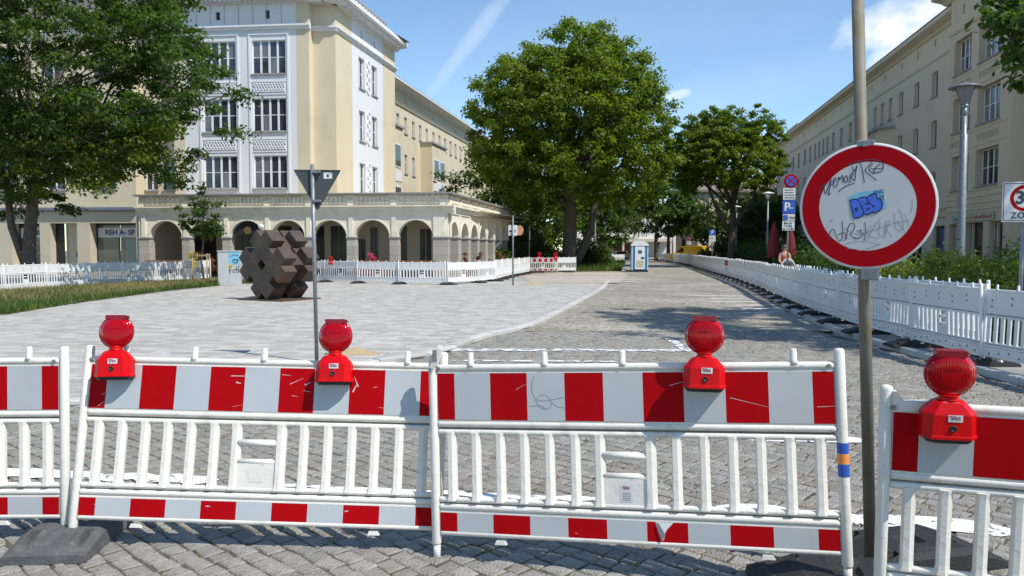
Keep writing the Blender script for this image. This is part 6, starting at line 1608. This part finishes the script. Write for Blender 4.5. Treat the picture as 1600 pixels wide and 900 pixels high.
bv = [(0, 0, .94), (0, 0, 1.12), (0, -.01, 1.32), (0, 0, 1.44), (0, -.01, 1.52), (0, -.02, 1.60), (0, -.02, 1.68),
      (-.17, 0, 1.40), (-.21, -.06, 1.14), (-.15, -.30, 1.02), (-.14, -.38, 1.02),
      (.17, 0, 1.40), (.21, -.06, 1.14), (.15, -.30, 1.02), (.14, -.38, 1.02),
      (-.09, 0, .88), (-.10, -.03, .48), (-.10, .03, .09), (-.11, -.12, .035),
      (.09, 0, .88), (.10, -.10, .49), (.10, -.08, .09), (.11, -.22, .035)]
be = [(0, 1), (1, 2), (2, 3), (3, 4), (4, 5), (5, 6), (3, 7), (7, 8), (8, 9), (9, 10), (3, 11), (11, 12), (12, 13), (13, 14), (0, 15), (15, 16), (16, 17), (17, 18), (0, 19), (19, 20), (20, 21), (21, 22)]
br = [(.15, .11), (.13, .095), (.15, .10), (.10, .07), .052, (.075, .088), (.070, .085), .055, .042, .034, .03, .055, .042, .034, .03, .09, .06, .04, .035, .09, .06, .04, .035]
body = skinned('body', bv, be, br, SKIN, per)
skinned('top', [(0, 0, .98), (0, 0, 1.14), (0, -.01, 1.30), (0, 0, 1.39)], [(0, 1), (1, 2), (2, 3)], [(.165, .125), (.145, .11), (.165, .115), (.13, .085)], TOP, per)
skinned('trousers', [(0, 0, .95), (-.09, 0, .86), (-.10, -.03, .48), (-.10, .03, .14), (.09, 0, .86), (.10, -.10, .49), (.10, -.08, .14)], [(0, 1), (1, 2), (2, 3), (0, 4), (4, 5), (5, 6)], [(.17, .13), .105, .075, .058, .105, .075, .058], TROU, per)
b = MB(); b.lathe([(.02, .125), (.07, .115), (.10, .06), (.105, .0), (.10, -.06), (.085, -.14), (.05, -.18)], HAIR, 16, 'z', (0, .025, 1.645)); b.build('hair', per)
b = MB(); b.tube([(-.075, -.085, 1.665), (-.03, -.112, 1.665), (.03, -.112, 1.665), (.075, -.085, 1.665)], .020, BLK, 8); b.build('sunglasses', per)
b = MB(); b.tube([(0, -.105, 1.65), (0, -.122, 1.615), (0, -.105, 1.605)], [.008, .014, .008], SKIN, 6); b.build('nose', per)
b = MB(); b.tube([(-.022, -.103, 1.575), (0, -.108, 1.572), (.022, -.103, 1.575)], .006, SIGNR, 6); b.build('mouth', per)
for s_ in (-1, 1):
    hb = MB(); hb.tube([(s_*.14, -.36, 1.02), (s_*.138, -.42, 1.022), (s_*.136, -.45, 1.02)], [.03, .036, .028], SKIN, 8)
    for k in range(4): x = s_*.136+(k-1.5)*.018; hb.tube([(x, -.445, 1.03), (x, -.475, 1.025), (x, -.480, 1.0), (x, -.465, .988)], [.009, .009, .008, .007], SKIN, 6)
    hb.tube([(s_*.11, -.41, 1.02), (s_*.10, -.44, 1.0), (s_*.105, -.46, .985)], [.011, .010, .008], SKIN, 6); hb.build('hand', per)
PRM_M = PM @ T(0, -.47, 0)
pr = thing('pram', 'pale grey pram with rounded hood pushed by the person behind the fence', 'pram', M=PRM_M)
b = MB(); b.tube([(-.2, 0, 1.0), (.2, 0, 1.0)], .014, BLK, 8)
for s_ in (-1, 1): b.tube([(s_*.2, 0, 1.0), (s_*.22, -.35, .55), (s_*.22, -.75, .25)], .012, GALV, 6); b.tube([(s_*.22, -.4, .5), (s_*.22, -.1, .2)], .012, GALV, 6)
b.build('frame', pr)
b = MB(); b.loft([[(x*k, y*k-.5, z) for x, y in ((-.22, -.38), (.22, -.38), (.24, .3), (-.24, .3))] for z, k in ((.5, .8), (.78, 1))], PRM); b.build('basket', pr)
b = MB(); rings = []
for k in range(7): t = k/6*math.pi*.55; rings.append([(.25*math.cos(a), -.42+(-.05+.34*math.sin(a))*math.sin(t)*1.0+.30*math.cos(t)*math.sin(a)*.0+.2-.38*math.sin(t)*0, .78+.42*math.sin(a)*math.cos(t-.5)) for a in [i*math.pi/10 for i in range(11)]])
b.loft(rings, PRM, True, False, False); b.build('hood', pr)
b = MB(); b.tube([(.27*math.cos(a), -.20, .78+.44*math.sin(a)) for a in [i*math.pi/12 for i in range(13)]], .022, FRW, 8); b.build('hood_rim', pr)
for x in (-.22, .22):
    for y in (-.78, -.08): b = MB(); b.lathe([(.10, -.02), (.13, -.02), (.13, .02), (.10, .02)], RUBB, 18, 'x', (x*1.1, y, .13)); b.build('wheel', pr)

# names of repeats and a last tidy-up
for o in C.objects:
    if o.type == 'MESH' and o.parent is None and not o.get('kind') and not o.get('label'): print('UNLABELLED', o.name)
